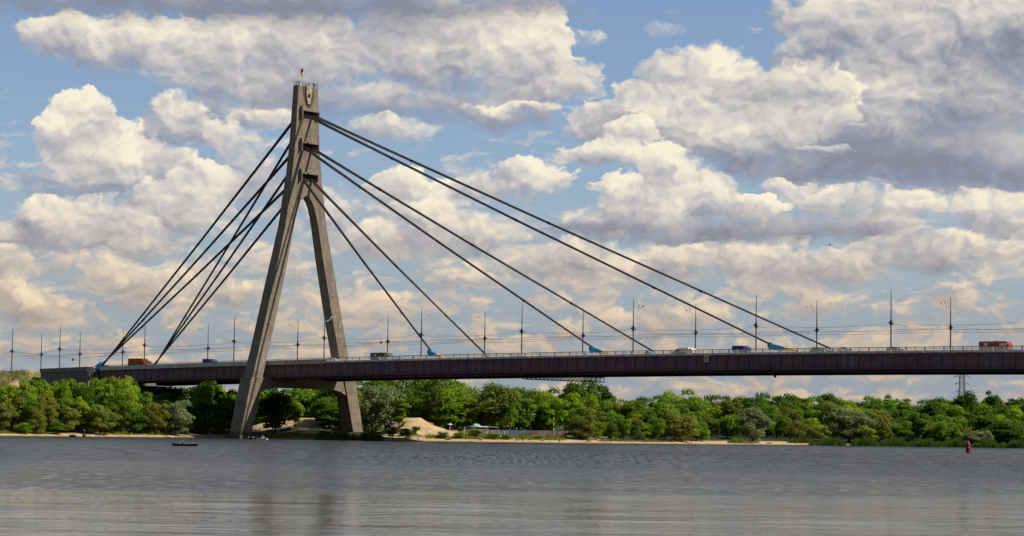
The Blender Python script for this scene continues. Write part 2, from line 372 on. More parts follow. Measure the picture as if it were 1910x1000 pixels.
# ------------------------------------------------------------------ bridge materials
def concrete(name, c, c2, scale=.35, streak=True):
    def f(q, b):
        tc = q.n('ShaderNodeTexCoord').outputs['Object']
        a = q.ss(q.noise(tc, scale, 7, .62), .35, .68)
        s = q.ss(q.noise(q.v('MULTIPLY', tc, (1.1, 1.1, .06)), 1.2, 5, .6), .45, .75, 0, .6)
        col = q.mix(a, c, c2); col = q.mix(s, col, tuple(x*.55 for x in c))
        if streak:
            sz = q.n('ShaderNodeSeparateXYZ'); q.put(sz.inputs[0], tc)
            j = q.m('FRACT', q.m('DIVIDE', sz.outputs[2], 5.1)); line = q.m('LESS_THAN', j, .05)
            col = q.mix(q.m('MULTIPLY', line, .55), col, tuple(x*.4 for x in c))
            wn = q.n('ShaderNodeTexWhiteNoise', noise_dimensions='1D'); q.put(wn.inputs['W'], q.m('FLOOR', q.m('DIVIDE', sz.outputs[2], 5.1)))
            col = q.mix(q.m('MULTIPLY', wn.outputs[0], .32), col, tuple(x*.62 for x in c))
            run = q.m('MULTIPLY', q.ss(q.noise(q.v('MULTIPLY', tc, (1.6, 1.6, .035)), 1., 4, .6), .55, .66), q.ss(q.noise(tc, .09, 3), .42, .6))
            col = q.mix(q.m('MULTIPLY', run, .6), col, (.085, .065, .05))
            pat = q.ss(q.noise(q.v('MULTIPLY', tc, (1, 1, .7)), .8, 2, .4), .62, .66, 0., .35); col = q.mix(pat, col, tuple(min(1, x*1.45) for x in c))
            col = q.mix(q.ss(q.m('ADD', sz.outputs[2], q.m('MULTIPLY', q.noise(tc, .8, 3), 1.2)), 2.2, 3.4, .7, 0.), col, (.06, .055, .045))
        q.put(b.inputs['Base Color'], col)
        bp = q.n('ShaderNodeBump'); bp.inputs['Strength'].default_value = .5; bp.inputs['Distance'].default_value = .08
        q.put(bp.inputs['Height'], q.noise(tc, 2.5, 5)); q.put(b.inputs['Normal'], bp.outputs[0])
    return mat(name, c, .9, spec=.2, builder=f)
M_conc = concrete('pylon concrete', (.305, .25, .195), (.23, .185, .14))
M_par = concrete('parapet concrete', (.66, .62, .50), (.46, .42, .33), .5, False)
M_abut = concrete('abutment concrete', (.27, .25, .25), (.17, .155, .155), .3, False)
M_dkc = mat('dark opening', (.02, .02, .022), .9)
def girderf(q, b):
    tc = q.n('ShaderNodeTexCoord').outputs['Object']
    sx = q.n('ShaderNodeSeparateXYZ'); q.put(sx.inputs[0], tc)
    wn = q.n('ShaderNodeTexWhiteNoise', noise_dimensions='1D'); q.put(wn.inputs['W'], q.m('FLOOR', q.m('DIVIDE', sx.outputs[0], 3.4)))
    cr = q.n('ShaderNodeValToRGB'); q.put(cr.inputs[0], wn.outputs[0]); cr.color_ramp.interpolation = 'CONSTANT'
    e = cr.color_ramp.elements; e[0].color = (.225, .105, .120, 1); e[1].position = .82; e[1].color = (.205, .125, .125, 1)
    for p_, c_ in ((.25, (.18, .095, .115, 1)), (.5, (.235, .115, .11, 1)), (.68, (.20, .13, .15, 1)), (.93, (.20, .17, .175, 1))):
        k = e.new(p_); k.color = c_
    n = q.ss(q.noise(q.v('MULTIPLY', tc, (1.5, 1.5, .3)), 1., 6, .65), .4, .7, 0, .65)
    q.put(b.inputs['Base Color'], q.mix(n, cr.outputs[0], (.12, .065, .075)))
M_gird = mat('weathered purple brown paint', (.05, .03, .035), .6, builder=girderf)
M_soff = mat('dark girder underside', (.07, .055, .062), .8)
M_asph = mat('asphalt', (.05, .05, .05), .9, noise=(2., (.035, .035, .035), .4, .6, (1, 1, 1)))
M_rail = mat('dark painted rail', (.035, .035, .06), .5)
M_bal = mat('pale railing paint', (.74, .66, .55), .6)
M_cable = mat('dark cable sheath', (.075, .064, .068), .5, noise=(.5, (.12, .105, .105), .4, .7, (1, 1, 1)))
M_blue = mat('sky blue paint', (.035, .30, .52), .45)
M_yel = mat('yellow paint', (.80, .50, .03), .45)
M_steel = mat('galvanised steel', (.13, .125, .13), .5, .3)
M_lamp = mat('pale lamp housing', (.62, .60, .50), .5)
M_white = mat('white paint', (.78, .77, .74), .5)
M_dark = mat('dark metal', (.025, .025, .03), .5)

# ------------------------------------------------------------------ bridge
BR = empty('cable_stayed_bridge', (0, 0, 0), label='long cable-stayed road bridge with a tall A-shaped concrete pylon', cat='bridge')
# pylon stations: z, outer Y, inner Y, half depth in X
ST_L = [(1.1, 27.6, 23.0, 2.35), (18.2, 23.1, 18.9, 2.15), (27.5, 20.35, 16.1, 1.9), (38.5, 17.35, 12.9, 1.85), (49.5, 14.4, 10.05, 1.8), (59, 11.75, 7.6, 1.72), (68.3, 9.3, 5.45, 1.62),
        (71.5, 8.75, 4.55, 1.58), (74, 8.4, 3.65, 1.56), (76, 8.15, 2.6, 1.54), (77.3, 7.95, 1.4, 1.52), (77.9, 7.85, .0, 1.5)]
ST_H = [(77.9, 7.85, 1.5), (84, 6.75, 1.42), (91, 5.9, 1.35), (98, 5.35, 1.28), (105.5, 4.93, 1.2), (113.3, 4.45, 1.15)]
PY_ = empty('pylon', (0, 0, 0)); PY_.parent = BR
for s in (-1, 1):
    mb = MB(); rings = []
    for z, yo, yi, hx in ST_L:
        if z < 18: continue
        r = [(-hx, s*yo, z), (hx, s*yo, z), (hx, s*yi, z), (-hx, s*yi, z)]
        rings.append(r if s < 0 else r[::-1])
    mb.loft(rings[::1]); mb.build('upper_leg', M_conc, PY_)
    # lower leg: heavier, on a footing
    mb = MB(); rings = []
    for z, yo, yi, hx in [(1.0, 28.0, 23.4, 2.5), (18.6, 23.75, 18.6, 2.45)]:
        r = [(-hx, s*yo, z), (hx, s*yo, z), (hx, s*yi, z), (-hx, s*yi, z)]
        rings.append(r if s < 0 else r[::-1])
    mb.loft(rings); mb.build('lower_leg', M_conc, PY_)
    mb = MB(); mb.box((-2.52, s*23.85 if s < 0 else 18.45, 18.6), (2.52, -18.45 if s < 0 else 23.85, 19.0)); mb.build('leg_collar', M_conc, PY_)
    mb = MB(); mb.box((-3.6, -29.3 if s < 0 else 22.2, -4), (3.6, -22.2 if s < 0 else 29.3, 1.0 if s < 0 else 1.5)); mb.build('footing', M_conc, PY_)
# head, with the three cable niches as openings in the river face and a ragged emblem recess
mb = MB(); rings = [[(-hx, -y, z), (hx, -y, z), (hx, y, z), (-hx, y, z)] for z, y, hx in ST_H]
mb.loft(rings); mb.build('pylon_head', M_conc, PY_)
LV = [(104.3, 4.1), (93.9, 4.3), (84.0, 4.4)]           # cable saddles: height, half width
def hx_at(z): return float(np.interp(z, [a[0] for a in ST_H], [a[2] for a in ST_H]))
for z, hw in LV:
    for sx in (-1, 1):
        hx = hx_at(z)
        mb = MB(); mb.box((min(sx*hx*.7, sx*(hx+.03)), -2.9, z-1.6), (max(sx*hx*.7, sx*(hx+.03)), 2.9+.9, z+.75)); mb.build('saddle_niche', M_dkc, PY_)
        mb = MB(); a, b_ = sorted((sx*(hx-.1), sx*(hx+1.1)))
        mb.box((a, -3.3, z+.75), (b_, 4.1, z+1.15)); mb.box((a, -3.55, z-1.8), (b_, -3.2, z+2.3)); mb.box((a, 4.0, z-1.4), (b_, 4.3, z+1.15))
        mb.build('niche_hood', M_conc, PY_)
# recess with the remains of an emblem near the top
hx = 1.15
mb = MB(); prof = [(-2.4, 113.0), (2.6, 113.0), (2.6, 109.5), (1.9, 107.6), (.6, 106.2), (-.6, 106.6), (-1.6, 108.2), (-2.2, 110.2)]
mb.loft([[(hx-.05, y, z) for y, z in prof], [(hx+.10, y, z) for y, z in prof]]); mb.build('emblem_recess', mat('stained dark concrete', (.075, .055, .045), .9, noise=(1.3, (.13, .09, .07), .4, .6, (1, 1, 1))), PY_)
mb = MB(); prof = [(-1.2, 113.6), (1.4, 113.7), (1.6, 111.5), (1.0, 109.4), (.7, 107.6), (-.5, 107.4), (-.9, 109.0), (-1.3, 111.2)]
mb.loft([[(hx+.08, y, z) for y, z in prof], [(hx+.5, y*.9, z) for y, z in prof]]); eb = mb.build('emblem_base', mat('patchy plaster', (.34, .27, .19), .9, noise=(1.2, (.55, .50, .40), .45, .6, (1, 1, 1))), PY_)
mb = MB(); mb.box((hx+.3, -.6, 109.6), (hx+.56, .5, 110.8)); mb.build('opening', M_dkc, PY_)
# roof platform railing, posts and small gear
mb = MB()
for y in np.linspace(-4.4, 4.4, 9):
    for x in (-1.15, 1.15): mb.bar((x, y, 113.3), (x, y, 114.6), .05)
for z in (113.95, 114.6):
    for x in (-1.15, 1.15): mb.bar((x, -4.4, z), (x, 4.4, z), .045)
    for y in (-4.4, 4.4): mb.bar((-1.15, y, z), (1.15, y, z), .045)
mb.build('roof_railing', M_dark, PY_)
mb = MB(); mb.box((-.6, 1.9, 113.3), (.5, 2.7, 114.3)); mb.build('equipment_box', M_white, PY_)
mb = MB(); mb.box((-.3, -3.1, 113.3), (.4, -2.3, 114.1)); mb.build('equipment_box', M_white, PY_)
mb = MB(); mb.box((-.3, 3.1, 113.3), (.3, 3.7, 114.7)); mb.build('equipment_box', M_dark, PY_)
for y, z in ((-4.1, 115.6), (-3.0, 115.2)): mb = MB(); mb.bar((0, y, 113.3), (0, y, z), .06); mb.build('antenna', M_dark, PY_)
# crossbeam with haunches below the deck
mb = MB(); prof = [(-19.6, 19.2), (19.6, 19.2), (20.6, 14.0), (18.8, 14.6), (17.0, 15.35), (15.0, 15.85), (12.5, 16.05), (-12.5, 16.05), (-15.0, 15.85), (-17.0, 15.35), (-18.8, 14.6), (-20.6, 14.0)]
mb.loft([[(-2.1, y, z) for y, z in prof], [(2.1, y, z) for y, z in prof]]); mb.build('crossbeam', M_conc, PY_)
mb = MB()
for y in (-8, -2.7, 2.7, 8): mb.box((-1.5, y-1, 18.7), (1.5, y+1, 19.25))
# flag and pole on top
fp = MB(); fp.tube([(0, -1.3, 113.3), (0, -1.3, 119.9)], [.13, .07], 6)
FLP = fp.build('flagpole', M_white, None); tag(FLP, 'thin white flagpole with a small blue and yellow flag on top of the pylon', 'flagpole')
fl = MB()
for k, (z0, z1, mi) in enumerate(((117.0, 118.1, 1), (118.1, 119.3, 0))):
    A = []
    for i in range(7):
        t = i/6; A.append([(-.03+.25*math.sin(t*6), -1.36-1.5*t*.7, z0-.9*t), (-.03+.25*math.sin(t*6), -1.36-1.5*t*.7, z1-.9*t), (.03+.25*math.sin(t*6), -1.36-1.5*t*.7, z1-.9*t), (.03+.25*math.sin(t*6), -1.36-1.5*t*.7, z0-.9*t)])
    fl.loft(A, mi)
fl.build('flag', [mat('flag blue', (.02, .07, .30), .8), mat('flag yellow', (.85, .62, .02), .8)], FLP)

# stay cables
def hexdisk(r):
    L = [(0, 0)]+[(r*math.cos(k*math.pi/3), r*math.sin(k*math.pi/3)) for k in range(6)]
    return L
def stay(z0, y0, X1, y1, z1, r0, r1, sr):
    mb = MB(); a = Vector((.9 if X1 > 0 else -.9, y0, z0)); b = Vector((X1, y1, z1))
    t = (b-a).normalized(); h = t.cross(Vector((0, 0, 1))).normalized(); k = h.cross(t)
    for (u0, v0), (u1, v1) in zip(hexdisk(r0), hexdisk(r1)):
        pts = []
        for q in (0, .12, .5, 1):
            p = a.lerp(b, q); p = p+Vector((0, 0, -4*.4*q*(1-q)))
            e = q**.6
            pts.append(p+h*(u0*(1-e)+u1*e)+k*(v0*(1-e)+v1*e))
        mb.tube(pts, sr, 5)
    o = mb.build('stay_cable', M_cable, BR, smooth=True)
    # clamp bands where the strands are gathered
    for q in ((.22, .5, .78)):
        cb = MB()
        p = a.lerp(b, q)+Vector((0, 0, -4*.4*q*(1-q)))
        e = q**.6; rr = r0*(1-e)+r1*e+sr*1.25
        cb.tube([p-t*.5, p+t*.5], rr, 8); cb.build('clamp_band', M_dark, o)
    return a, b, t
FRONT = [(0, 187.2, 190.8), (1, 127.3, 131.2), (2, 66.4, 68.2)]
for s in (-1, 1):
    for i, Xn, Xf in FRONT:
        X1 = Xn if s < 0 else Xf
        stay(LV[i][0]-.15*i, s*1.9, X1, s*11.5, zd(X1)+2.0, .40, .16, .115)
    for i in range(3):
        X1 = -81.2-.5*i
        stay(LV[i][0]-.15*i, s*1.9, X1-.6, s*11.5, zd(X1)+1.2, .40, .16, .115)
# anchorage covers on the deck, sky blue at the cable end and yellow at the foot
for s in (-1, 1):
    for X0, X1, hh in ((186.2, 195.4, 2.6), (126.3, 133.4, 2.6), (65.5, 71.0, 2.7)):
        if s > 0: X0 += 2.6; X1 += 2.0; hh *= .72
        y = s*11.5; mb = MB(); N = 8
        xm = X0+(X1-X0)*.52
        def ring(x):
            t = (x-X0)/(X1-X0); zt = zd(x)+hh*(1-.78*t)+.05; zb = max(zd(x)+.0, zt-1.6*(1-t)-.25)
            hw = .95-.35*t
            return [(x, y-hw, zb), (x, y+hw, zb), (x, y+hw*.8, zt), (x, y-hw*.8, zt)]
        c = MB(); c.loft([ring(X0), ring(xm)]); o = c.build('anchorage_cover', M_blue, BR)
        c = MB(); c.loft([ring(xm), ring(X1)]); c.build('cover_foot', M_yel, o)
        c = MB(); c.tube([(X0-.45, y, zd(X0)+hh-.35), (X0+.1, y, zd(X0)+hh-.5)], .8, 8); c.build('cable_collar', M_dark, o)
    y = s*11.5; x0, x1 = -86.6, -81.6; z = zd(-84)
    mb = MB(); mb.add([(x0, y-1, z), (x1, y-1, z), (x1, y+1, z), (x0, y+1, z), (x0, y-.8, z+.3), (x1, y-.8, z+2.6), (x1, y+.8, z+2.6), (x0, y+.8, z+.3)],
                      [(0,3,2,1),(4,5,6,7),(0,1,5,4),(1,2,6,5),(2,3,7,6),(3,0,4,7)])
    mb.build('anchorage_cover', M_blue, BR)
    mb = MB(); mb.box((-80.6, y-.7, z), (-79.2, y+.7, z+1.3)); mb.build('anchor_block', M_dark, BR)

# deck
XS = list(np.arange(-78, 421, 6.0)); XS[-1] = 420
def strip(mb, y0, y1, a, b, X0=-78, X1=420, mi=0):      # bar of rectangular section along the curved deck
    xs = [X0]+[x for x in XS if X0 < x < X1]+[X1]
    mb.loft([[(x, y0, zd(x)+a), (x, y1, zd(x)+a), (x, y1, zd(x)+b), (x, y0, zd(x)+b)] for x in xs], mi); return mb
DK_ = empty('deck', (0, 0, 0)); DK_.parent = BR
strip(MB(), -15.7, 15.7, -.55, 0).build('deck_slab', M_par, DK_)
for s in (-1, 1):
    a, b = sorted((s*9.2, s*15.3)); strip(MB(), a, b, -4.45, -.553).build('box_girder', M_gird, DK_)
    a, b = sorted((s*9.6, s*14.7)); strip(MB(), a, b, -5.15, -4.453).build('bottom_chord', M_soff, DK_)
    mb = MB()
    for x in np.arange(-76.5, 420, 3.4):
        if abs(x) < 2.6: continue
        z = zd(x); a, b = sorted((s*15.28, s*15.42)); mb.box((x-.07, a, z-4.4), (x+.07, b, z-.6))
    a, b = sorted((s*15.27, s*15.40)); strip(mb, a, b, -4.0, -3.9)
    mb.build('web_stiffener', M_soff, DK_)
    for x in np.arange(-66, 330, 20.4):
        if abs(x) < 4: continue
        mb = MB(); z = zd(x); mb.bar((x, s*15.50, z-.7), (x, s*15.50, z-random.choice((2.2, 3.1, 5.2))), .09); mb.build('drain_pipe', M_steel, DK_)
    a, b = sorted((s*15.3, s*15.55)); strip(MB(), a, b, -4.58, -4.45).build('flange_edge', mat('flange paint', (.075, .06, .07), .6), DK_)
strip(MB(), -9.2, 9.2, -1.0, -.553).build('centre_slab', M_soff, DK_)
mb = MB()
for x in np.arange(-74, 420, 10.2): z = zd(x); mb.box((x-.2, -9.6, z-3.6), (x+.2, 9.6, z-1.0))
strip(mb, -.3, .3, -3.5, -3.0, -74, 416); mb.build('cross_girder', M_soff, DK_)
strip(MB(), -11, 11, .004, .06, -109).build('roadway', M_asph, DK_)
for s in (-1, 1):
    a, b = sorted((s*12.6, s*15.6)); strip(MB(), a, b, .004, .16).build('walkway', M_par, DK_)
    # solid concrete parapet west of the railing
    a, b = sorted((s*15.7, s*15.98)); mb = MB()
    for x in np.arange(-78, 27, 5.0):
        mb.loft([[(q, s*15.72 if s < 0 else 15.3, zd(q)-.62 if s > 0 else zd(q)-.62), (q, s*16.02, zd(q)-.62), (q, s*15.42, zd(q)+.78), (q, s*15.2, zd(q)+.78), (q, s*15.2, zd(q)+.02), (q, s*15.72, zd(q)+.02)] for q in (x+.03, min(x+4.97, 27))])
    mb.build('concrete_parapet', M_par, DK_)
    # railing
    y = s*15.6; mb = MB()
    for x in np.arange(27.2, 420, .36): z = zd(x); mb.box((x-.045, y-.03, z+.05), (x+.045, y+.03, z+.98))
    for x in np.arange(27.2, 420, 2.7): z = zd(x); mb.box((x-.12, y-.1, z), (x+.12, y+.1, z+1.05))
    xs = [27]+[x for x in XS if x > 27]
    for hh in (.09, .62): mb.tube([(x, y, zd(x)+hh) for x in xs], .05, 5)
    mb.build('railing', M_bal, DK_)
    mb = MB(); mb.tube([(x, s*15.35 if x < 25 else s*15.6, zd(x)+(1.05)) for x in XS], .085, 6); mb.build('handrail', M_rail, DK_)
    # kerb blocks along the edge: the pale dashes below the railing
    mb = MB()
    x = 28.; a, b = sorted((s*15.7, s*15.95)); a2, b2 = sorted((s*15.7, s*15.75)); prof = []
    while x < 419:
        L = random.choice((1.8, 2.6, 3.4)); prof += [(x, 1), (x+L, 1)]; x += L; prof += [(x+.01, 0)]; x += random.choice((.5, .8, 1.4, 2.5)); prof += [(x-.01, 0)]
    mb.loft([[(q, a if k or s < 0 else a, zd(q)-.30), (q, b, zd(q)-.30), (q, b-(.0 if s < 0 else .12), zd(q)+(.02 if k else -.26)), (q, a+(.12 if s < 0 else 0), zd(q)+(.02 if k else -.26))] for q, k in prof])
    mb.build('edge_kerb', M_white, DK_)
mb = MB(); mb.box((-6, -.25, 0), (6, .25, .8))
strip(MB(), -.2, .2, .06, .86).build('median_barrier', M_par, DK_)
# orange and pale graffiti patches on the parapet by the far leg
mb = MB()
for k in range(26):
    x = 9+k*.66+random.uniform(-.1, .1); z = zd(x)
    
    za, zb_ = z+random.uniform(-.5, -.1), z+random.uniform(.2, .7); dx_ = random.uniform(.3, .62); fy = lambda q: -16.02+.6*(q-z+.62)/1.4
    mb.loft([[(x, fy(za)-.03, za), (x, fy(za)+.05, za), (x, fy(zb_)+.05, zb_), (x, fy(zb_)-.03, zb_)], [(x+dx_, fy(za)-.03, za), (x+dx_, fy(za)+.05, za), (x+dx_, fy(zb_)+.05, zb_), (x+dx_, fy(zb_)-.03, zb_)]], k % 3)
z = zd(9); mb.loft([[(x, -15.76-.02, zd(x)-.02), (x, -15.70, zd(x)-.02), (x, -15.70, zd(x)+.12), (x, -15.72-.0, zd(x)+.12)] for x in (9, 15, 21, 26.6)], 2)
mb.build('parapet_graffiti', [mat('rust orange spray paint', (.50, .22, .04), .7), mat('ochre spray paint', (.45, .30, .10), .7), mat('faded spray paint', (.55, .40, .22), .7)], DK_)

# abutment with its near side wall, front wall and stair
AB = empty('abutment', (0, 0, 0)); AB.parent = BR
mb = MB(); mb.loft([[(x, -15.5, -1), (x, 15.5, -1), (x, 15.5, zd(x)-.55), (x, -15.5, zd(x)-.55)] for x in (-109, -95, -84)]); mb.build('abutment_body', M_abut, AB)
mb = MB(); mb.box((-84, -13.2, -1), (-79, 13.0, zd(-80)-5.2)); mb.build('front_wall', M_abut, AB)
mb = MB(); mb.box((-83, 13.0, -1), (-78.6, 15.9, zd(-80)-5.2)); mb.build('front_pier', concrete('stained brown concrete', (.33, .25, .17), (.22, .15, .10), .5), AB)
mb = MB(); mb.loft([[(x, -15.95, zd(x)-.6), (x, 15.95, zd(x)-.6), (x, 15.95, zd(x)+.02), (x, -15.95, zd(x)+.02)] for x in (-109, -95, -84.2)]); mb.build('abutment_cap', M_abut, AB)
for s in (-1, 1):
    mb = MB(); a, b = sorted((s*15.7, s*15.98)); mb.loft([[(x, a, zd(x)+.02), (x, b, zd(x)+.02), (x, b, zd(x)+.8), (x, a, zd(x)+.8)] for x in (-109, -95, -84.2)]); mb.build('wall_parapet', M_abut, AB)
    mb = MB()
    for x in np.arange(-108, -84, 1.25): a, b = sorted((s*15.5, s*15.72)); mb.box((x-.09, a, 3), (x+.09, b, zd(x)-.6))
    mb.build('wall_rib', M_abut, AB)
mb = MB(); mb.box((-84.2, -16.3, zd(-82)-1.0), (-80.6, -15.2, zd(-82)+.72)); mb.build('end_block', M_par, AB)
mb = MB()
for x in (-83.6, -82.4): mb.box((x-.2, -16.1, 8), (x+.2, -15.7, zd(-82)-1.0))
mb.build('stair_post', mat('ochre painted steel', (.34, .25, .12), .7), AB)
mb = MB()
for x in (-79.6, -78.9): mb.bar((x, -16.0, zd(-80)-.5), (x-2.8, -16.0, 9.0), .09)
for k in range(26): t = k/25; mb.box((-79.6-2.8*t, -16.4, zd(-80)-.5-13*t-.04), (-78.9-2.8*t+.3, -15.75, zd(-80)-.5-13*t+.04))
mb.build('stair', M_steel, AB)
# the next river pier, beyond the frame
mb = MB(); mb.box((297.5, -13, -4), (302.5, 13, zd(300)-5.15)); mb.build('river_pier', M_conc, BR)

# inspection gantry slung across under the deck
GT = empty('inspection_gantry', (107.0, 0, 0), label='dark lattice inspection gantry slung across beneath the bridge deck', cat='gantry')
mb = MB(); z0, z1 = 18.55, 19.85
for x in (-.9, .9):
    for z in (z0, z1): mb.box((x-.10, -17.4, z-.12), (x+.10, 19.0, z+.12))
    ys = np.linspace(-17.4, 19.0, 20)
    for i, y in enumerate(ys):
        mb.bar((x, y, z0), (x, y, z1), .09)
        if i < 19: mb.bar((x, y, z0), (x, ys[i+1], z1), .065); mb.bar((x, y, z1), (x, ys[i+1], z0), .065)
for y in np.linspace(-17.4, 19.0, 22): mb.bar((-.9, y, z0), (.9, y, z0), .06)
mb.build('truss', M_dark, GT)
mb = MB(); mb.box((-.6, -17.3, z0+.02), (.6, 18.9, z0+.08)); mb.build('walkway_floor', M_soff, GT)
for y in (-16.9, -8.9, 8.9, 16.9):
    mb = MB(); mb.bar((0, y, z1), (0, y, zd(107)-4.5 if abs(y) < 15.4 else zd(107)-3.0), .09); mb.build('hanger', M_dark, GT)
# little navigation board on the girder
mb = MB(); zz = zd(171); x = 168.4
sg = empty('navigation_sign', (x, -15.6, zz-2.3), label='small white square channel board on the girder below the blue truck', cat='sign')
mb.box((-.75, -.12, 0), (.75, -.02, 1.9)); mb.build('board', M_white, sg)
mb = MB()
for k in range(2):
    for j in range(2): mb.box((-.55+.6*k, -.16, .25+.8*j), (-.15+.6*k, -.125, .75+.8*j))
mb.box((-.4, -.15, .2), (-.3, -.122, 1.6)); mb.box((.2, -.15, .2), (.3, -.122, 1.6)); mb.box((-.4, -.148, .86), (.3, -.121, .94))
mb.build('marking', M_steel, sg)
# small lamp fitting under the girder further right
mb = MB(); x = 189.5; zz = zd(x)-5.15; o = empty('navigation_lamp', (x, -14.2, zz), label='small dark lamp hanging under the girder right of the gantry', cat='lamp')
mb.bar((0, 0, 0), (0, 0, -.7), .08); mb.build('bracket', M_dark, o)
mb = MB(); mb.lathe([(.1, -.7), (.35, -.8), (.35, -1.3), (.1, -1.4)], 8); mb.build('lamp_body', M_dark, o)

# road on the embankment behind the abutment
mb = MB(); mb.loft([[(x, -10.5, 20.4), (x, 10.5, 20.4), (x, 10.5, 21.50), (x, -10.5, 21.50)] for x in (-700, -300, -109.02)])
tag(mb.build('road', M_asph), kind='structure')

#=LAMPS
# ------------------------------------------------------------------ lamp and catenary posts
def pole_mesh():
    H = 15.5; mb = MB(); mb.tube([(0, 0, -.3), (0, 0, 8.5), (0, 0, H)], [.20, .165, .075], 7); return mb.mesh('pole', M_steel)
def arm_mesh(v):                                        # twin lamps reaching towards the road (+Y)
    mb = MB()
    mb.tube([(0, 0, 12.4), (0, .9, 12.5), (0, 1.9, 12.95), (0, 2.6, 13.6)], .06, 5)
    mb.tube([(0, .9, 12.5), (.7, 1.7, 12.9), (1.2, 2.4, 13.4)], .05, 5)
    mb.tube([(0, 0, 12.4), (0, -.7, 12.5)], .06, 5)
    return mb.mesh('lamp_arm', M_lamp)
def head_mesh(k):
    mb = MB()
    L = (((0, 2.5, 13.55, .08, .05), (0, 2.8, 13.8, .16, .10), (0, 3.3, 14.15, .10, .05)), ((1.15, 2.3, 13.35, .08, .05), (1.35, 2.6, 13.6, .16, .10), (1.6, 3.0, 13.85, .10, .05)))[k]
    mb.loft([[(x0-w_, y, z-h), (x0+w_, y, z-h), (x0+w_, y, z+h), (x0-w_, y, z+h)] for x0, y, z, w_, h in L])
    return mb.mesh('lamp_head', M_lamp)
def brk_mesh():
    mb = MB(); mb.bar((-.0, -.75, 7.3), (0, .95, 7.3), .07); mb.tube([(0, 0, 6.6), (0, 0, 8.0)], .30, 8)
    mb.lathe([(.08, -.3), (.27, -.15), (.27, .15), (.08, .3)], 8, c=(0, -.7, 7.35)); mb.lathe([(.06, -.2), (.18, -.1), (.18, .1), (.06, .2)], 8, c=(0, .9, 7.2)); return mb.mesh('wire_bracket', M_dark)
PM, AM, HM, HM2, BM = pole_mesh(), arm_mesh(0), head_mesh(0), head_mesh(1), brk_mesh()
def simple_arm():
    mb = MB(); mb.tube([(0, 0, 14.6), (0, .7, 15.6), (0, 2.0, 16.3), (0, 3.3, 16.4)], .06, 5); return mb.mesh('lamp_arm', M_lamp)
SA = simple_arm()
def lamp_post(X, side, z, label, simple=False, white=False):
    o = empty('lamp_post', (X, side*14.4, z), 0 if side < 0 else math.pi, label=label, cat='lamp post', group='lamp posts along the bridge deck')
    for n, m in (('pole', PM), ('lamp_arm', SA if simple else AM), ('lamp_head', None if simple else HM), ('lamp_head', None if simple else HM2), ('wire_bracket', BM)):
        if m is None: continue
        c = bpy.data.objects.new(n, m); COL.objects.link(c); c.parent = o
    return o
NP = [(-126.1, 'lamp post with a curved arm on the embankment, leftmost of all'), (-100.6, 'near-side lamp post on the abutment, third from the left edge'),
      (-57.6, 'near-side lamp post standing in front of the orange truck'), (-15.3, 'near-side lamp post just left of the near pylon leg'),
      (24.5, 'near-side lamp post standing close before the far pylon leg'), (64.5, 'near-side lamp post crossed by the lowest near stay cable'),
      (103.1, 'near-side lamp post above the left end of the inspection gantry'), (142.9, 'near-side lamp post between the second pair of anchorage covers and the white van'),
      (183.5, 'near-side lamp post between the blue truck and the third blue and yellow cover'), (224.6, 'tallest looking near-side lamp post right of all the stay cables')]
FP = [(-145.4, 'far-side lamp post on the embankment just left of the abutment wall'), (-124.1, 'far-side lamp post left of the blue anchorage cover at the abutment'),
      (-101.2, 'thin far-side lamp post just right of the abutment anchorage'), (-57.9, 'far-side lamp post behind the small blue lorry on the back span'),
      (-15.3, 'far-side lamp post seen between the two pylon legs'), (24.7, 'far-side lamp post behind the yellow bus'),
      (65.0, 'far-side lamp post just left of where the lowest far stay meets the deck'), (103.1, 'far-side lamp post beside the second near anchorage cover'),
      (143.8, 'far-side lamp post just left of the white van'), (184.4, 'far-side lamp post left of the last far anchorage cover'), (225.8, 'far-side lamp post rightmost of all, left of the red bus')]
for X, l in NP: lamp_post(X, -1, zd(max(X, -112)) if X > -110 else 21.2, l, X < -110)
for X, l in FP: lamp_post(X, 1, zd(max(X, -112)) if X > -110 else 21.2, l, X < -110)

# overhead wires
M_wire = mat('wire', (.04, .04, .045), .6)
POSTX = [-145, -126, -100.9, -57.7, -15.3, 24.6, 64.7, 103.1, 143.3, 184, 225.2, 266, 307, 348]
for Y, z0, sag, lab in ((-14.3, 7.6, 1.1, 'outer feeder wire sagging along the near row of posts'), (-8.2, 6.0, .35, 'trolley wire over the near lanes, outer of the pair'), (-7.4, 5.9, .35, 'trolley wire over the near lanes, inner of the pair'),
                        (7.4, 6.0, .35, 'trolley wire over the far lanes, inner of the pair'), (8.2, 5.9, .35, 'trolley wire over the far lanes, outer of the pair'), (14.3, 7.6, 1.1, 'outer feeder wire sagging along the far row of posts'),
                        (-14.2, 6.9, .5, 'lower feeder wire along the near row of posts'), (14.2, 6.9, .5, 'lower feeder wire along the far row of posts')):
    pts = []
    for a, b in zip(POSTX[:-1], POSTX[1:]):
        for k in range(8):
            t = k/8; x = a+(b-a)*t; pts.append((x, Y, (zd(x) if x > -110 else 21.2)+z0-4*sag*t*(1-t)))
    mb = MB(); mb.tube(pts, .022, 4); tag(mb.build('overhead_wire', M_wire), lab, 'wire', 'overhead wires along the bridge')
for i, X in enumerate(POSTX[:11]):
    z = (zd(X) if X > -110 else 21.2)
    pts = [(X, -14.2+28.4*k/10, z+7.2-4*.7*(k/10)*(1-k/10)) for k in range(11)]
    mb = MB(); mb.tube(pts, .03, 4); tag(mb.build('span_wire', M_wire), 'cross span wire joining the near and far post of a pair above the deck', 'wire', 'span wires between post pairs')
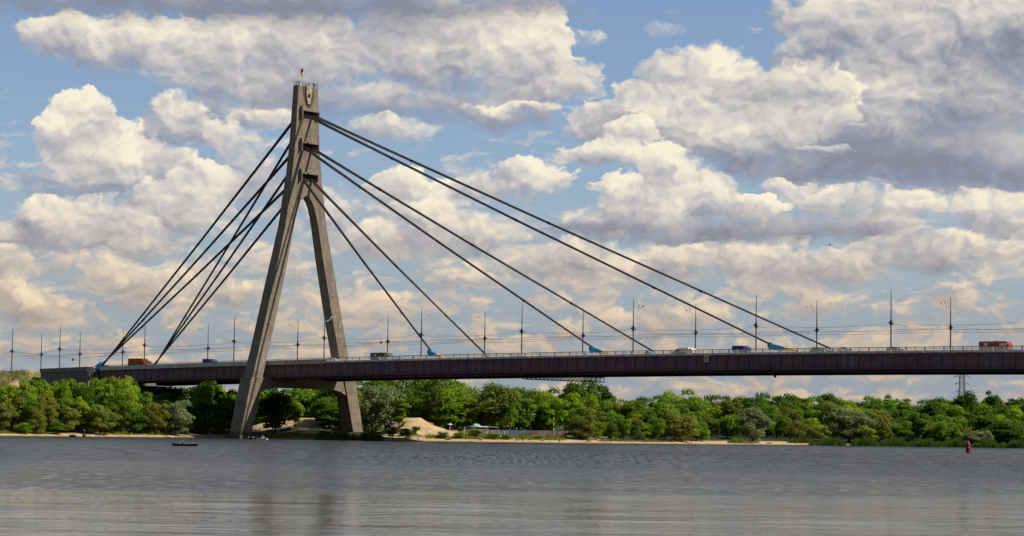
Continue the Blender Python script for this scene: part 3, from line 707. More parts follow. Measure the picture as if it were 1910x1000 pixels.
def wire_box(x, y, Yp, s, lab):
    P = at_px(1, Yp, x, y); o = empty('hanging_box', tuple(P), label=lab, cat='signal box')
    mb = MB(); mb.box((-s, -.25, -s), (s, .25, s)); mb.build('housing', M_dark, o, bevel=.06)
    mb = MB(); mb.bar((0, 0, s), (0, 0, s+.5), .05); mb.build('hook', M_dark, o)
wire_box(711, 639, 0, .32, 'small dark box hanging on the wires above the yellow bus')
wire_box(136, 671, 0, .36, 'small dark box hanging low between posts above the abutment')
# street lamp fixed on the far pylon leg
P = at_px(1, 15.9, 618, 633)
o = empty('wall_lamp', tuple(P), label='white lamp on a bracket fixed to the far pylon leg', cat='lamp')
mb = MB(); mb.lathe([(.05, -.3), (.33, -.2), (.33, .15), (.1, .3)], 8); mb.build('lamp_head', M_white, o)
mb = MB(); mb.bar((0, 0, 0), (.4, 2.2, .05), .06); mb.build('bracket', M_lamp, o)

#=VEHICLES
# ------------------------------------------------------------------ vehicles
M_glass = mat('dark window glass', (.04, .05, .06), .1, spec=.6)
M_glassl = mat('pale window glass', (.45, .50, .52), .1, spec=.6)
M_tyre = mat('tyre rubber', (.02, .02, .02), .9)
def wheels(o, xs, wd, r=.48):
    for x in xs:
        for s in (-1, 1):
            mb = MB(); c = s*(wd-.14)
            mb.loft([[(x+r*k*math.cos(q*math.pi/7), c+d*s, r+r*k*math.sin(q*math.pi/7)) for q in range(14)] for d, k in ((-.13, .9), (-.1, 1), (.1, 1), (.13, .9))])
            w_ = mb.build('wheel', M_tyre, o)
            mb = MB(); mb.loft([[(x+r*k*math.cos(q*math.pi/7), c+d*s, r+r*k*math.sin(q*math.pi/7)) for q in range(14)] for d, k in ((.12, .55), (.145, .5))]); mb.build('rim', M_steel, w_)
def extr(prof, hw, name, m, o, bevel=.06, mi=0):
    mb = MB(); mb.loft([[(x, -hw, z) for x, z in prof], [(x, hw, z) for x, z in prof]]); return mb.build(name, m, o, bevel=bevel)
def bus(X, Y, L, Hh, body, roofm, label, lower=None):
    o = empty('bus', (X, Y, zd(X)+.06), label=label, cat='bus'); h = L/2
    extr([(-h, .45), (h-.05, .45), (h, 1.2), (h-.08, 1.9), (h-.45, Hh-.25), (h-.9, Hh), (-h+.15, Hh), (-h, Hh-.2)], 1.22, 'body', body, o, .08)
    n = max(4, int(L/1.35)); a, b = -h+.35, h-1.5
    for s in (-1, 1):
        for k in range(n):
            x0 = a+(b-a)*k/n; mb = MB(); ya, yb = sorted((s*1.20, s*1.235)); mb.box((x0+.08, ya, 1.45), (a+(b-a)*(k+1)/n-.08, yb, Hh-.55)); mb.build('window', M_glass if (k*3+1) % 4 else M_glassl, o)
        mb = MB(); ya, yb = sorted((s*1.20, s*1.235)); mb.box((h-1.4, ya, 1.25), (h-.62, yb, Hh-.5)); mb.build('driver_window', M_glassl, o)
        mb = MB(); mb.box((h-.02, s*.95-.15, .75), (h+.03, s*.95+.15, .95)); mb.build('headlight', M_white, o)
    mb = MB(); mb.add([(h+.02, -1.05, 1.35), (h+.02, 1.05, 1.35), (h-.42, 1.02, Hh-.35), (h-.42, -1.02, Hh-.35), (h-.1, -1.05, 1.35), (h-.1, 1.05, 1.35), (h-.6, 1.02, Hh-.35), (h-.6, -1.02, Hh-.35)], [(0,1,2,3),(7,6,5,4),(0,4,5,1),(3,2,6,7),(0,3,7,4),(1,5,6,2)]); mb.build('windscreen', M_glassl, o)
    mb = MB(); mb.box((-.4, -.45, Hh-.02), (.55, .45, Hh+.2)); mb.build('roof_hatch', roofm, o, bevel=.05)
    mb = MB(); mb.box((-h+.1, -1.1, Hh-.01), (h-1., 1.1, Hh+.05)); mb.build('roof_panel', roofm, o)
    mb = MB(); mb.bar((h-.1, -1.2, 2.2), (h+.3, -1.45, 2.1), .04); mb.box((h+.2, -1.55, 1.7), (h+.32, -1.35, 2.2)); mb.build('mirror', M_dark, o)
    wheels(o, (-h+1.6, h-1.5), 1.2)
    return o
M_red = mat('red bus paint', (.42, .045, .03), .35); M_orange = mat('orange paint', (.68, .16, .02), .4); M_ybus = mat('yellow bus paint', (.62, .36, .02), .4)
M_teal = mat('dark teal paint', (.04, .10, .09), .4); M_navy = mat('blue tarpaulin', (.035, .045, .26), .6); M_rust = mat('rust orange box', (.36, .09, .02), .7, noise=(1.5, (.22, .06, .02), .4, .6, (3, 1, .4)))
bus(250.9, -8, 8.3, 2.95, M_red, M_orange, 'red bus with an orange roof heading right at the right end of the bridge').scale = (1, 1, .84)
yb_ = bus(41.4, -6.5, 7.4, 2.95, M_teal, M_ybus, 'small dark bus with a yellow roof just right of the far pylon leg')
mb = MB(); mb.box((2.6, -1.26, .5), (3.75, 1.26, 1.25)); mb.build('front_panel', M_ybus, yb_); yb_.scale = (1, 1, .86)
def truck(name, X, Y, L, Hh, boxm, cabm, label, cat='truck', dirn=1, cab=1.9):
    o = empty(name, (X, Y, zd(X)+.06), 0 if dirn > 0 else math.pi, label=label, cat=cat); h = L/2
    mb = MB(); mb.box((-h, -1.2, 1.0), (h-cab-.15, 1.2, Hh)); bx = mb.build('cargo_box', boxm, o, bevel=.07)
    mb = MB()
    for x in np.arange(-h+.3, h-cab-.3, .75):
        for s in (-1, 1): ya, yb = sorted((s*1.2, s*1.25)); mb.box((x-.04, ya, 1.05), (x+.04, yb, Hh-.08))
    for s in (-1, 1): ya, yb = sorted((s*1.19, s*1.24)); mb.box((-h+.1, ya, Hh-.14), (h-cab-.25, yb, Hh-.07))
    mb.box((-h+.2, -1.22, Hh-.12), (-h+.3, 1.22, Hh+.02)); mb.build('box_rib', boxm, bx)
    ch = min(Hh-.35, 2.7)
    extr([(h-cab, .6), (h, .6), (h, 1.5), (h-.3, ch-.15), (h-.5, ch), (h-cab, ch)], 1.12, 'cab', cabm, o)
    for s in (-1, 1):
        mb = MB(); ya, yb = sorted((s*1.11, s*1.14)); mb.box((h-1.35, ya, 1.6), (h-.45, yb, ch-.3)); mb.build('side_window', M_glassl, o)
        mb = MB(); mb.box((h-.02, s*.85-.15, .8), (h+.03, s*.85+.15, 1.0)); mb.build('headlight', M_white, o)
    mb = MB(); mb.add([(h+.01, -1., 1.52), (h+.01, 1., 1.52), (h-.29, 1., ch-.2), (h-.29, -1., ch-.2), (h-.1, -1., 1.52), (h-.1, 1., 1.52), (h-.4, 1., ch-.2), (h-.4, -1., ch-.2)], [(0,1,2,3),(7,6,5,4),(0,4,5,1),(3,2,6,7),(0,3,7,4),(1,5,6,2)]); mb.build('windscreen', M_glass, o)
    mb = MB(); mb.box((-h+.1, -.5, .6), (h-.3, .5, .98)); mb.build('chassis', M_dark, o)
    wheels(o, (-h+1.3, h-1.0), 1.15)
    return o
truck('garbage_truck', -68.0, -7, 9.4, 3.35, M_rust, M_orange, 'orange high-sided lorry on the back span left of the pylon', cab=2.0)
truck('delivery_truck', -35, -6, 5.0, 2.5, M_navy, M_navy, 'low dark blue lorry on the back span close to the pylon', cab=1.4).scale = (1, 1, .95)
truck('box_truck', 173.4, -6, 4.9, 3.0, M_navy, M_navy, 'blue box lorry right of the white van', cab=1.0).scale = (1, 1, .77)
def van(X, Y, label):
    o = empty('van', (X, Y, zd(X)+.06), math.pi, label=label, cat='van'); h = 2.7
    extr([(-h, .4), (h, .4), (h, 1.0), (h-.8, 1.25), (h-1.6, 2.2), (h-2.1, 2.45), (-h, 2.45)], .98, 'body', M_white, o, .1)
    for s in (-1, 1):
        mb = MB(); ya, yb = sorted((s*.97, s*1.0)); mb.box((.5, ya, 1.35), (1.35, yb, 2.0)); mb.build('side_window', M_glass, o)
        mb = MB(); ya, yb = sorted((s*.97, s*1.0)); mb.box((-1.6, ya, 1.4), (.2, yb, 2.0)); mb.build('side_window', M_glass, o)
    mb = MB(); mb.add([(h-.82, -.85, 1.3), (h-.82, .85, 1.3), (h-1.58, .8, 2.2), (h-1.58, -.8, 2.2), (h-1, -.85, 1.3), (h-1, .85, 1.3), (h-1.7, .8, 2.2), (h-1.7, -.8, 2.2)], [(0,1,2,3),(7,6,5,4),(0,4,5,1),(3,2,6,7),(0,3,7,4),(1,5,6,2)]); mb.build('windscreen', M_glass, o)
    mb = MB(); mb.box((-.6, -.5, 2.44), (.4, .5, 2.62)); mb.build('roof_vent', M_white, o)
    wheels(o, (-1.8, 1.7), .95, .36); return o
van(152.6, -5, 'white van with its nose to the left, left of the blue box lorry').scale = (1, 1, .8)
truck('pickup_truck', 156.9, -7.5, 4.0, 2.5, M_white, M_white, 'small white box lorry close behind the white van', cab=1.2).scale = (1, 1, .8)
def car(X, Y, m, label, dirn=1, name='car', gz=None, rz=None, hz=None):
    o = empty(name, (X, Y, zd(X)+.06 if gz is None else gz), (0 if dirn > 0 else math.pi) if rz is None else rz, label=label, cat='car')
    extr([(-2.15, .3), (2.15, .3), (2.18, .65), (2.0, .85), (1.0, .98), (.45, 1.42), (-1.0, 1.45), (-1.75, 1.0), (-2.15, .95)], .85, 'body', m, o, .1)
    for s in (-1, 1):
        mb = MB(); ya, yb = sorted((s*.845, s*.87)); mb.add([(x, y, z) for y in (ya, yb) for x, z in ((-1.4, 1.02), (.75, 1.02), (.35, 1.34), (-.95, 1.36))], [(0,1,2,3),(7,6,5,4),(0,4,5,1),(3,2,6,7),(0,3,7,4),(1,5,6,2)]); mb.build('side_window', M_glass, o)
    mb = MB(); mb.box((.62, -.7, 1.02), (1.02, .7, 1.06)); mb.build('windscreen', M_glass, o)
    wheels(o, (-1.35, 1.35), .84, .33); return o
M_cgrey = mat('dark grey car paint', (.05, .05, .06), .3, .3); M_cred = mat('maroon car paint', (.12, .02, .03), .3); M_cwh = mat('silver car paint', (.55, .55, .56), .3, .3)
car(199.5, -12+3, M_cgrey, 'dark grey car on the deck by the last anchorage covers'); car(221.5, -7, M_cred, 'dark car just right of the tallest near lamp post'); car(208, -9, M_cwh, 'silver car between the dark car and the last anchorage covers')
car(22, -8, M_cwh, 'pale car by the foot of the far pylon leg')

#=FAR
# ------------------------------------------------------------------ power pylon far beyond the trees
P = uv(px_uv(1795, 1500), 1500, 3.5)
PT = empty('power_pylon', P, R_(39), label='grey lattice power pylon above the far woods, seen below the deck', cat='power pylon')
kz = 1500/FPX; Ht = px_z(1795, 655, 1500)-3.5
mb = MB()
def lat(z0, w0, z1, w1, n):
    for i in range(n):
        a, b = i/n, (i+1)/n; za, zb = z0+(z1-z0)*a, z0+(z1-z0)*b; wa, wb = w0+(w1-w0)*a, w0+(w1-w0)*b
        cs = [(-1, -1), (1, -1), (1, 1), (-1, 1)]
        for j in range(4):
            (x0, y0), (x1, y1) = cs[j], cs[(j+1) % 4]
            mb.bar((x0*wa, y0*wa, za), (x0*wb, y0*wb, zb), .16); mb.bar((x0*wa, y0*wa, za), (x1*wb, y1*wb, zb), .09); mb.bar((x1*wa, y1*wa, za), (x0*wb, y0*wb, zb), .09); mb.bar((x0*wb, y0*wb, zb), (x1*wb, y1*wb, zb), .09)
lat(0, 4.2, Ht*.55, 1.6, 7); lat(Ht*.55, 1.6, Ht, .9, 8); mb.build('tower', mat('weathered lattice steel', (.22, .18, .19), .6), PT)
for yy, hw in ((703, 15), (717, 13), (731, 11)):
    z = px_z(1795, yy, 1500)-3.5; wl = hw*kz; am = MB()
    for s in (-1, 1):
        for q in (-.8, .8): am.bar((s*.8, q, z), (s*wl, 0, z+.3), .14); am.bar((s*.8, q, z+1.6), (s*wl, 0, z+.3), .11)
        am.bar((s*wl*.98, 0, z+.3), (s*wl*.98, 0, z-1.2), .12)
    am.build('cross_arm', bpy.data.materials['weathered lattice steel'], PT)

# ------------------------------------------------------------------ trees
def leafmat(name, c1, c2, c3):
    def f(q, b):
        gi = q.n('ShaderNodeNewGeometry').outputs['Random Per Island']
        oi = q.n('ShaderNodeObjectInfo').outputs['Random']
        cr = q.n('ShaderNodeValToRGB'); q.put(cr.inputs[0], gi); e = cr.color_ramp.elements
        e[0].color = (*c1, 1); e[1].color = (*c3, 1); k = e.new(.5); k.color = (*c2, 1)
        hs = q.n('ShaderNodeHueSaturation'); q.put(hs.inputs['Color'], cr.outputs[0])
        q.put(hs.inputs['Hue'], q.m('ADD', .485, q.m('MULTIPLY', oi, .03))); q.put(hs.inputs['Value'], q.m('ADD', .76, q.m('MULTIPLY', q.m('FRACT', q.m('MULTIPLY', oi, 7.31)), .5)))
        q.put(b.inputs['Base Color'], hs.outputs[0])
        tr = q.n('ShaderNodeBsdfTranslucent'); q.put(tr.inputs[0], hs.outputs[0])
        mx = q.n('ShaderNodeMixShader'); mx.inputs[0].default_value = .48
        out = [n for n in q.nt.nodes if n.type == 'OUTPUT_MATERIAL'][0]
        q.nt.links.new(b.outputs[0], mx.inputs[1]); q.nt.links.new(tr.outputs[0], mx.inputs[2]); q.nt.links.new(mx.outputs[0], out.inputs[0])
    return mat(name, c1, .75, spec=.12, builder=f)
LEAF = {
 'dark green': leafmat('dark leaves', (.060, .125, .014), (.100, .190, .020), (.165, .27, .032)),
 'mid green': leafmat('green leaves', (.110, .205, .015), (.175, .295, .022), (.270, .390, .038)),
 'bright green': leafmat('bright leaves', (.190, .290, .015), (.275, .385, .021), (.380, .460, .038)),
 'olive': leafmat('olive leaves', (.160, .195, .030), (.235, .270, .042), (.330, .345, .068)),
 'silver green': leafmat('silver willow leaves', (.14, .19, .070), (.24, .30, .12), (.42, .46, .25)),
}
M_bark = mat('bark', (.10, .075, .055), .9, noise=(3., (.05, .04, .03), .4, .6, (1, 1, .3)))
def crown(kind, seed):
    r = np.random.default_rng(seed); H = 10.
    if kind == 'broad':   c, rad, npf, pr = (0, 0, 4.9), (3.0, 3.0, 4.3), 44, (1.0, 1.75)
    elif kind == 'tall':  c, rad, npf, pr = (0, 0, 5.0), (2.1, 2.1, 4.4), 40, (.8, 1.4)
    elif kind == 'narrow':c, rad, npf, pr = (0, 0, 5.4), (1.2, 1.2, 4.3), 30, (.6, 1.0)
    elif kind == 'bush':  c, rad, npf, pr = (0, 0, 4.0), (3.3, 3.3, 4.4), 38, (1.2, 1.9)
    elif kind == 'willow':c, rad, npf, pr = (0, 0, 4.8), (3.1, 3.1, 4.3), 50, (.75, 1.3)
    L = []; tot = 7200
    cen = []
    for k in range(npf):
        for _ in range(50):
            d = r.normal(size=3); d /= np.linalg.norm(d); q = r.uniform(.5, 1.0) if k > npf*.2 else r.uniform(.0, .5)
            p = np.array(c)+d*np.array(rad)*q*np.array([1, 1, 1])
            p += r.normal(size=3)*.25
            if p[2] > (.35 if kind in ('bush', 'willow') else .7): break
        R0 = r.uniform(*pr)*(1 if p[2] > c[2]-1 else .85)
        cen.append((p, R0))
    w_ = np.array([q[1]**2 for q in cen]); w_ = (w_/w_.sum()*tot).astype(int)
    V = []; 
    for (p, R0), n in zip(cen, w_):
        d = r.normal(size=(n, 3)); d /= np.linalg.norm(d, axis=1)[:, None]
        d[:, 2] = np.where(d[:, 2] < -.3, -d[:, 2]*.6, d[:, 2])
        rr = R0*(1-.45*r.random(n)**1.6)*(1+.12*np.sin(d[:, 0]*9+d[:, 1]*7))
        pos = p+d*rr[:, None]*np.array([1, 1, .85])
        if kind == 'willow': pos[:, 2] -= .5*r.random(n)*(np.abs(d[:, 0])+np.abs(d[:, 1]))
        nrm = d+r.normal(size=(n, 3))*.55+np.array([0, 0, .25]); nrm /= np.linalg.norm(nrm, axis=1)[:, None]
        a = np.cross(nrm, r.normal(size=(n, 3))); a /= np.linalg.norm(a, axis=1)[:, None]; b = np.cross(nrm, a)
        s = r.uniform(.12, .25, n)[:, None]; s2 = s*(r.uniform(.6, 1.0, n)[:, None] if kind != 'willow' else .55)
        if kind == 'willow': s = s*1.25
        V.append(np.stack([pos-a*s-b*s2*.3, pos+b*s2, pos+a*s+b*s2*.2, pos-b*s2], 1))
    V = np.concatenate(V).reshape(-1, 3)
    # normalise to width 1, height 1 (base at 0)
    wd = np.percentile(np.abs(V[:, :2]), 98)*2; top = np.percentile(V[:, 2], 99.7)
    m = bpy.data.meshes.new('crown'); F = np.arange(len(V)).reshape(-1, 4)
    V = V/np.array([wd, wd, top])
    m.from_pydata(V.tolist(), [], F.tolist()); m.materials.append(LEAF['mid green']); return m
def trunk(kind, seed):
    r = random.Random(seed); mb = MB()
    top = {'broad': .62, 'tall': .8, 'narrow': .85, 'bush': .5, 'willow': .6}[kind]; w0 = .035
    pts = [(r.uniform(-.02, .02)*k, r.uniform(-.02, .02)*k, top*k/5-.02) for k in range(6)]
    mb.tube(pts, [w0*(1-.8*k/5) for k in range(6)], 7)
    for k in range(7):
        z = top*r.uniform(.3, .85); a = r.uniform(0, 6.28); L = r.uniform(.18, .34)
        mb.tube([(0, 0, z), (L*.5*math.cos(a), L*.5*math.sin(a), z+.07), (L*math.cos(a), L*math.sin(a), z+.2)], [w0*.45, w0*.3, w0*.1], 5)
    return mb.mesh('trunk', M_bark)
KINDS = {'broad': [], 'tall': [], 'narrow': [], 'bush': [], 'willow': []}
for k, n in (('broad', 5), ('tall', 4), ('narrow', 2), ('bush', 4), ('willow', 3)):
    for i in range(n): KINDS[k].append((crown(k, 100*len(k)+i), trunk(k, i)))
NTREE = 0
SHN = {'broad': 'rounded', 'tall': 'tall oval', 'narrow': 'slender', 'bush': 'bushy', 'willow': 'billowing'}
def plant(x, V, topy, wpx, kind, colr, label=None, group=None, cat=None, name=None, h=None):
    global NTREE
    U = px_uv(x, V); z0 = float(hgt(U, V))
    W_ = wpx/FPX*V; H_ = h if h else px_z(x, topy, V)-z0
    if H_ < .5: return None
    P = uv(U, V, z0)
    if 600 < x+wpx*.45 and x-wpx*.45 < 690 and V < 788 and H_ > 3.2: return None
    # keep clear of the deck
    if abs(P[1]) < 17+W_/2 and P[0] > -84-W_/2 and z0+H_ > zd(P[0])-5.6: H_ = zd(P[0])-5.8-z0
    if P[0] < -76 and abs(P[1]) < 16.5+W_*.35 and P[0] > -112: return None
    cm, tm = random.choice(KINDS[kind])
    o = empty(name or ('bush' if kind == 'bush' and H_ < 6 else 'tree'), P, random.uniform(0, 6.28), label=label, cat=cat or ('bush' if kind == 'bush' and H_ < 6 else 'tree'), group=group)
    o.scale = (W_, W_, H_)
    c = bpy.data.objects.new('crown', cm); COL.objects.link(c); c.parent = o
    c.material_slots[0].link = 'OBJECT'; c.material_slots[0].material = LEAF[colr]
    t = bpy.data.objects.new('trunk', tm); COL.objects.link(t); t.parent = o
    NTREE += 1
    return o
def bv(x, add):                                          # depth of the bank behind image column x, plus add
    V = 720.
    for _ in range(6): V = float(bankV(px_uv(x, V)))+add
    return V
HERO = [
 (716, 64, 720, 74, 'willow', 'silver green', 'large silver willow just right of the far pylon leg'),
 (750, 30, 745, 30, 'narrow', 'bright green', 'slender bright green poplar right of the big silver willow'),
 (400, 12, 714, 92, 'broad', 'dark green', 'broad dark tree just left of the near pylon leg'),
 (438, 20, 729, 50, 'broad', 'mid green', 'green tree squeezed against the left side of the near pylon leg'),
 (335, 7, 748, 58, 'willow', 'silver green', 'silver willow below the abutment, left of the broad dark tree'),
 (298, 9, 752, 46, 'willow', 'olive', 'olive willow below the front wall of the abutment'),
 (195, 6, 757, 62, 'willow', 'olive', 'pale olive willow at the water behind the dark buoy'),
 (75, 7, 762, 40, 'bush', 'olive', 'round olive bush at the water near the left edge'),
 (520, 26, 735, 70, 'broad', 'dark green', 'dark tree between the pylon legs beside the near leg'),
 (557, 44, 748, 36, 'tall', 'bright green', 'yellow-green tree in the middle between the pylon legs'),
 (612, 62, 752, 46, 'broad', 'dark green', 'dark tree between the pylon legs beside the far leg'),
 (560, 75, 722, 90, 'broad', 'mid green', 'wide green tree behind the sand between the pylon legs'),
 (928, 62, 716, 82, 'broad', 'olive', 'broad olive tree behind the left end of the graffiti wall'),
 (840, 66, 726, 92, 'broad', 'bright green', 'broad bright tree behind the sand mound'),
 (975, 64, 738, 50, 'tall', 'mid green', 'oval green tree behind the bright blue graffiti'),
 (1092, 12, 774, 42, 'bush', 'olive', 'dense olive bush at the right end of the graffiti wall'),
 (1275, 10, 771, 60, 'bush', 'olive', 'large round olive bush on the waterside'),
 (1310, 12, 788, 32, 'bush', 'mid green', 'smaller round bush right of the large round bush'),
 (1407, 16, 761, 62, 'willow', 'silver green', 'wide pale willow standing on the right end of the sand'),
 (1228, 12, 780, 34, 'bush', 'mid green', 'round bush left of the large round bush'),
 (1146, 12, 788, 22, 'bush', 'dark green', 'small dark bush first right of the olive bush'), (1164, 13, 782, 22, 'tall', 'mid green', 'small green tree second right of the olive bush'),
 (1185, 12, 785, 24, 'tall', 'dark green', 'small dark tree third right of the olive bush'), (1204, 12, 790, 22, 'tall', 'mid green', 'small green tree fourth right of the olive bush'),
 (1586, 14, 764, 88, 'willow', 'silver green', 'large silver willow behind the left end of the reeds'),
 (1650, 14, 776, 34, 'willow', 'olive', 'small olive willow between the large silver willow and the dark rounded tree'), (1680, 14, 786, 46, 'bush', 'mid green', 'low spreading green bush behind the reeds'),
 (1714, 14, 771, 44, 'tall', 'dark green', 'dark conical tree behind the middle of the reeds'), (1752, 14, 786, 40, 'bush', 'mid green', 'round green bush between the dark conical tree and the buoy'),
 (1812, 10, 806, 34, 'willow', 'silver green', 'low pale willow right behind the red buoy'), (1838, 10, 804, 34, 'willow', 'silver green', 'low pale willow second right of the red buoy'),
 (1880, 14, 786, 70, 'broad', 'dark green', 'dark rounded tree at the right edge of the bank'),
 (1804, 90, 731, 46, 'broad', 'dark green', 'dark rounded treetop rising beside the power pylon'), (1850, 80, 731, 30, 'tall', 'dark green', 'dark narrow treetop right of the power pylon'),
 (1085, 80, 709, 60, 'broad', 'mid green', 'tall green tree rising above the right end of the inspection gantry'),
 (1132, 82, 721, 30, 'narrow', 'dark green', 'dark pointed tree right of the inspection gantry'),
 (245, 26, 704, 44, 'tall', 'bright green', 'tall bright tree reaching the girder by the abutment'),
]
for x, t, ty, wp, kd, cl, lab in HERO: plant(x, bv(x, t), ty, wp, kd, cl, lab)
# back, middle and front rows of the wood
PROF = [(-60,724),(0,722),(50,716),(80,708),(100,713),(150,706),(200,706),(245,704),(258,722),(300,724),(320,717),(345,712),(360,738),(380,720),(400,716),(430,730),(470,728),(500,724),(560,718),(600,720),(640,712),(665,706),(700,706),(730,703),(760,706),(800,702),(850,702),(868,712),(885,728),(905,722),(940,718),(955,726),(980,724),(1010,729),(1030,722),(1060,722),(1110,714),(1120,729),(1150,740),(1180,738),(1220,736),(1250,734),(1290,730),(1330,740),(1360,736),(1400,741),(1436,732),(1480,735),(1500,745),(1541,738),(1564,737),(1593,753),(1628,738),(1660,738),(1692,748),(1740,738),(1772,743),(1788,752),(1826,746),(1850,742),(1862,748),(1910,742),(1980,742)]
pxs = [p[0] for p in PROF]; pys = [p[1] for p in PROF]
def zone(x):
    for a, n in ((120, 'at the far left'), (262, 'before the abutment wall'), (372, 'under the back span'), (460, 'beside the near leg'), (655, 'between the pylon legs'), (770, 'right of the far leg'),
                 (880, 'behind the sand mound'), (1030, 'behind the graffiti wall'), (1130, 'below the gantry'), (1260, 'left of the round bush'), (1350, 'behind the round bush'), (1440, 'around the sand willow'), (1540, 'between sand and reeds'), (1650, 'behind the first reeds'), (1770, 'left of the power pylon'), (9999, 'right of the power pylon')):
        if x < a: return n
def row(name, step, add, frac, wr, cols, kinds, x0=-40, x1=1960, skip=None):
    x = x0
    while x < x1:
        x += step*random.uniform(.75, 1.25)
        if skip and skip(x): continue
        top = float(np.interp(x, pxs, pys)); V = bv(x, random.uniform(*add))
        base = 799+(x-955)*.01579+FPX*1.5/V
        ty = base-(base-top)*random.uniform(*frac)*(1.0 if random.random() < .8 else random.uniform(.88, 1.04))
        wp = random.uniform(*wr); cl = random.choice(cols); kd = random.choice(kinds)
        if kd in ('tall',): wp *= .78
        if kd == 'narrow': wp *= .5
        g_ = '%s trees in the %s row of the wood %s' % (cl, name, zone(x))
        lab = '%s %s tree in the %s row %s' % (SHN[kd], cl, name, zone(x))
        plant(x, V, ty, wp, kd, cl, lab, g_)
GR = ['dark green', 'mid green', 'mid green', 'bright green', 'dark green', 'olive']
row('back', 27, (85, 115), (.96, 1.03), (46, 66), ['dark green', 'mid green', 'mid green', 'dark green', 'bright green'], ['broad', 'broad', 'tall'], skip=lambda x: x < 250 or 352 < x < 372)
row('middle', 30, (60, 80), (.70, .88), (44, 62), GR, ['broad', 'tall', 'broad', 'bush'], skip=lambda x: x < 250 or 560 < x < 600 or 672 < x < 742)
row('front', 33, (36, 52), (.46, .68), (36, 54), ['dark green', 'mid green', 'olive', 'bright green', 'mid green'], ['broad', 'tall', 'bush', 'willow'], skip=lambda x: x < 250 or 480 < x < 1080)
row('waterside', 31, (12, 22), (.26, .42), (28, 44), ['dark green', 'mid green', 'olive', 'mid green', 'bright green', 'silver green'], ['bush', 'bush', 'willow'], skip=lambda x: 440 < x < 715 or 730 < x < 1085 or 1310 < x < 1490)
# left bank: dense bright trees before the abutment
row('back', 21, (34, 52), (.97, 1.03), (38, 54), ['bright green', 'mid green', 'bright green'], ['tall', 'tall', 'tall', 'broad'], -40, 232)
row('middle', 23, (20, 32), (.78, .93), (36, 50), ['bright green', 'mid green', 'bright green', 'dark green'], ['tall', 'broad'], -40, 260)
row('front', 25, (9, 16), (.45, .72), (36, 50), ['mid green', 'dark green', 'bright green', 'olive'], ['bush', 'broad', 'tall'], -40, 290)
# the wood continues behind the last row as one leafy mass
def wood_mass():
    r = np.random.default_rng(5); n = 42000
    U = r.uniform(-215, 260, n); t = r.uniform(118, 140, n); V = bankV(U)+t
    keep = ~((np.abs(CAM[1]+RH[1]*U+FH[1]*V) < 24) & (CAM[0]+RH[0]*U+FH[0]*V > -100)); U, V = U[keep], V[keep]; n = len(U)
    top = 8.5+2.2*np.sin(U*.13)+1.4*np.sin(U*.41+1)+.8*np.sin(U*1.1); z = hgt(U, V)-.2+top*r.random(n)**.8
    P = np.stack([CAM[0]+RH[0]*U+FH[0]*V, CAM[1]+RH[1]*U+FH[1]*V, z], 1)
    a = r.normal(size=(n, 3)); a /= np.linalg.norm(a, axis=1)[:, None]; b = np.cross(a, r.normal(size=(n, 3))); b /= np.linalg.norm(b, axis=1)[:, None]
    q = r.uniform(.35, .7, n)[:, None]; Vv = np.stack([P-a*q, P+b*q, P+a*q, P-b*q], 1).reshape(-1, 3)
    m = bpy.data.meshes.new('far_wood'); m.from_pydata(Vv.tolist(), [], np.arange(len(Vv)).reshape(-1, 4).tolist()); m.materials.append(LEAF['dark green'])
    o = bpy.data.objects.new('far_wood', m); COL.objects.link(o); tag(o, 'dark undergrowth and wood closing the view behind the trees', 'wood', kind='stuff')
wood_mass()
# small weeds and bushes on the beach
for x, t, hh, wp, cl, lab in ((765, 9, 3.0, 34, 'dark green', 'low dark bush on the sand before the mound'), (738, 12, 3.4, 24, 'dark green', 'low dark bush under the big silver willow'),
                              (782, 25, 1.6, 18, 'dark green', 'flat dark shrub growing on the slope of the sand mound'), (832, 10, 2.2, 22, 'mid green', 'low green bush left of the waterside grass on the beach'), (860, 11, 2.0, 22, 'mid green', 'low green bush on the beach before the white rail'),
                              (925, 10, 2.0, 26, 'mid green', 'low green bush on the beach below the broad olive tree'), (948, 10, 1.6, 22, 'mid green', 'lower green bush beside it left of the blue graffiti'), (1010, 12, 1.4, 20, 'mid green', 'small weed clump right of the blue graffiti'),
                              (892, 22, 2.6, 26, 'olive', 'dry olive bush before the green-roofed kiosk'), (612, 8, 2.0, 30, 'dark green', 'dark bush at the foot of the far pylon leg'), (702, 7, 2.2, 30, 'dark green', 'dark waterside bush right of the far leg footing'), (1375, 9, 1.2, 26, 'mid green', 'low green weeds left of the wide pale willow'),
                              (50, 6, 3.2, 30, 'mid green', 'waterside bush at the left edge'), (118, 6, 3.4, 34, 'mid green', 'waterside bush left of the dark buoy')):
    plant(x, bv(x, t), 0, wp, 'bush', cl, lab, None, 'bush', 'bush', h=hh)

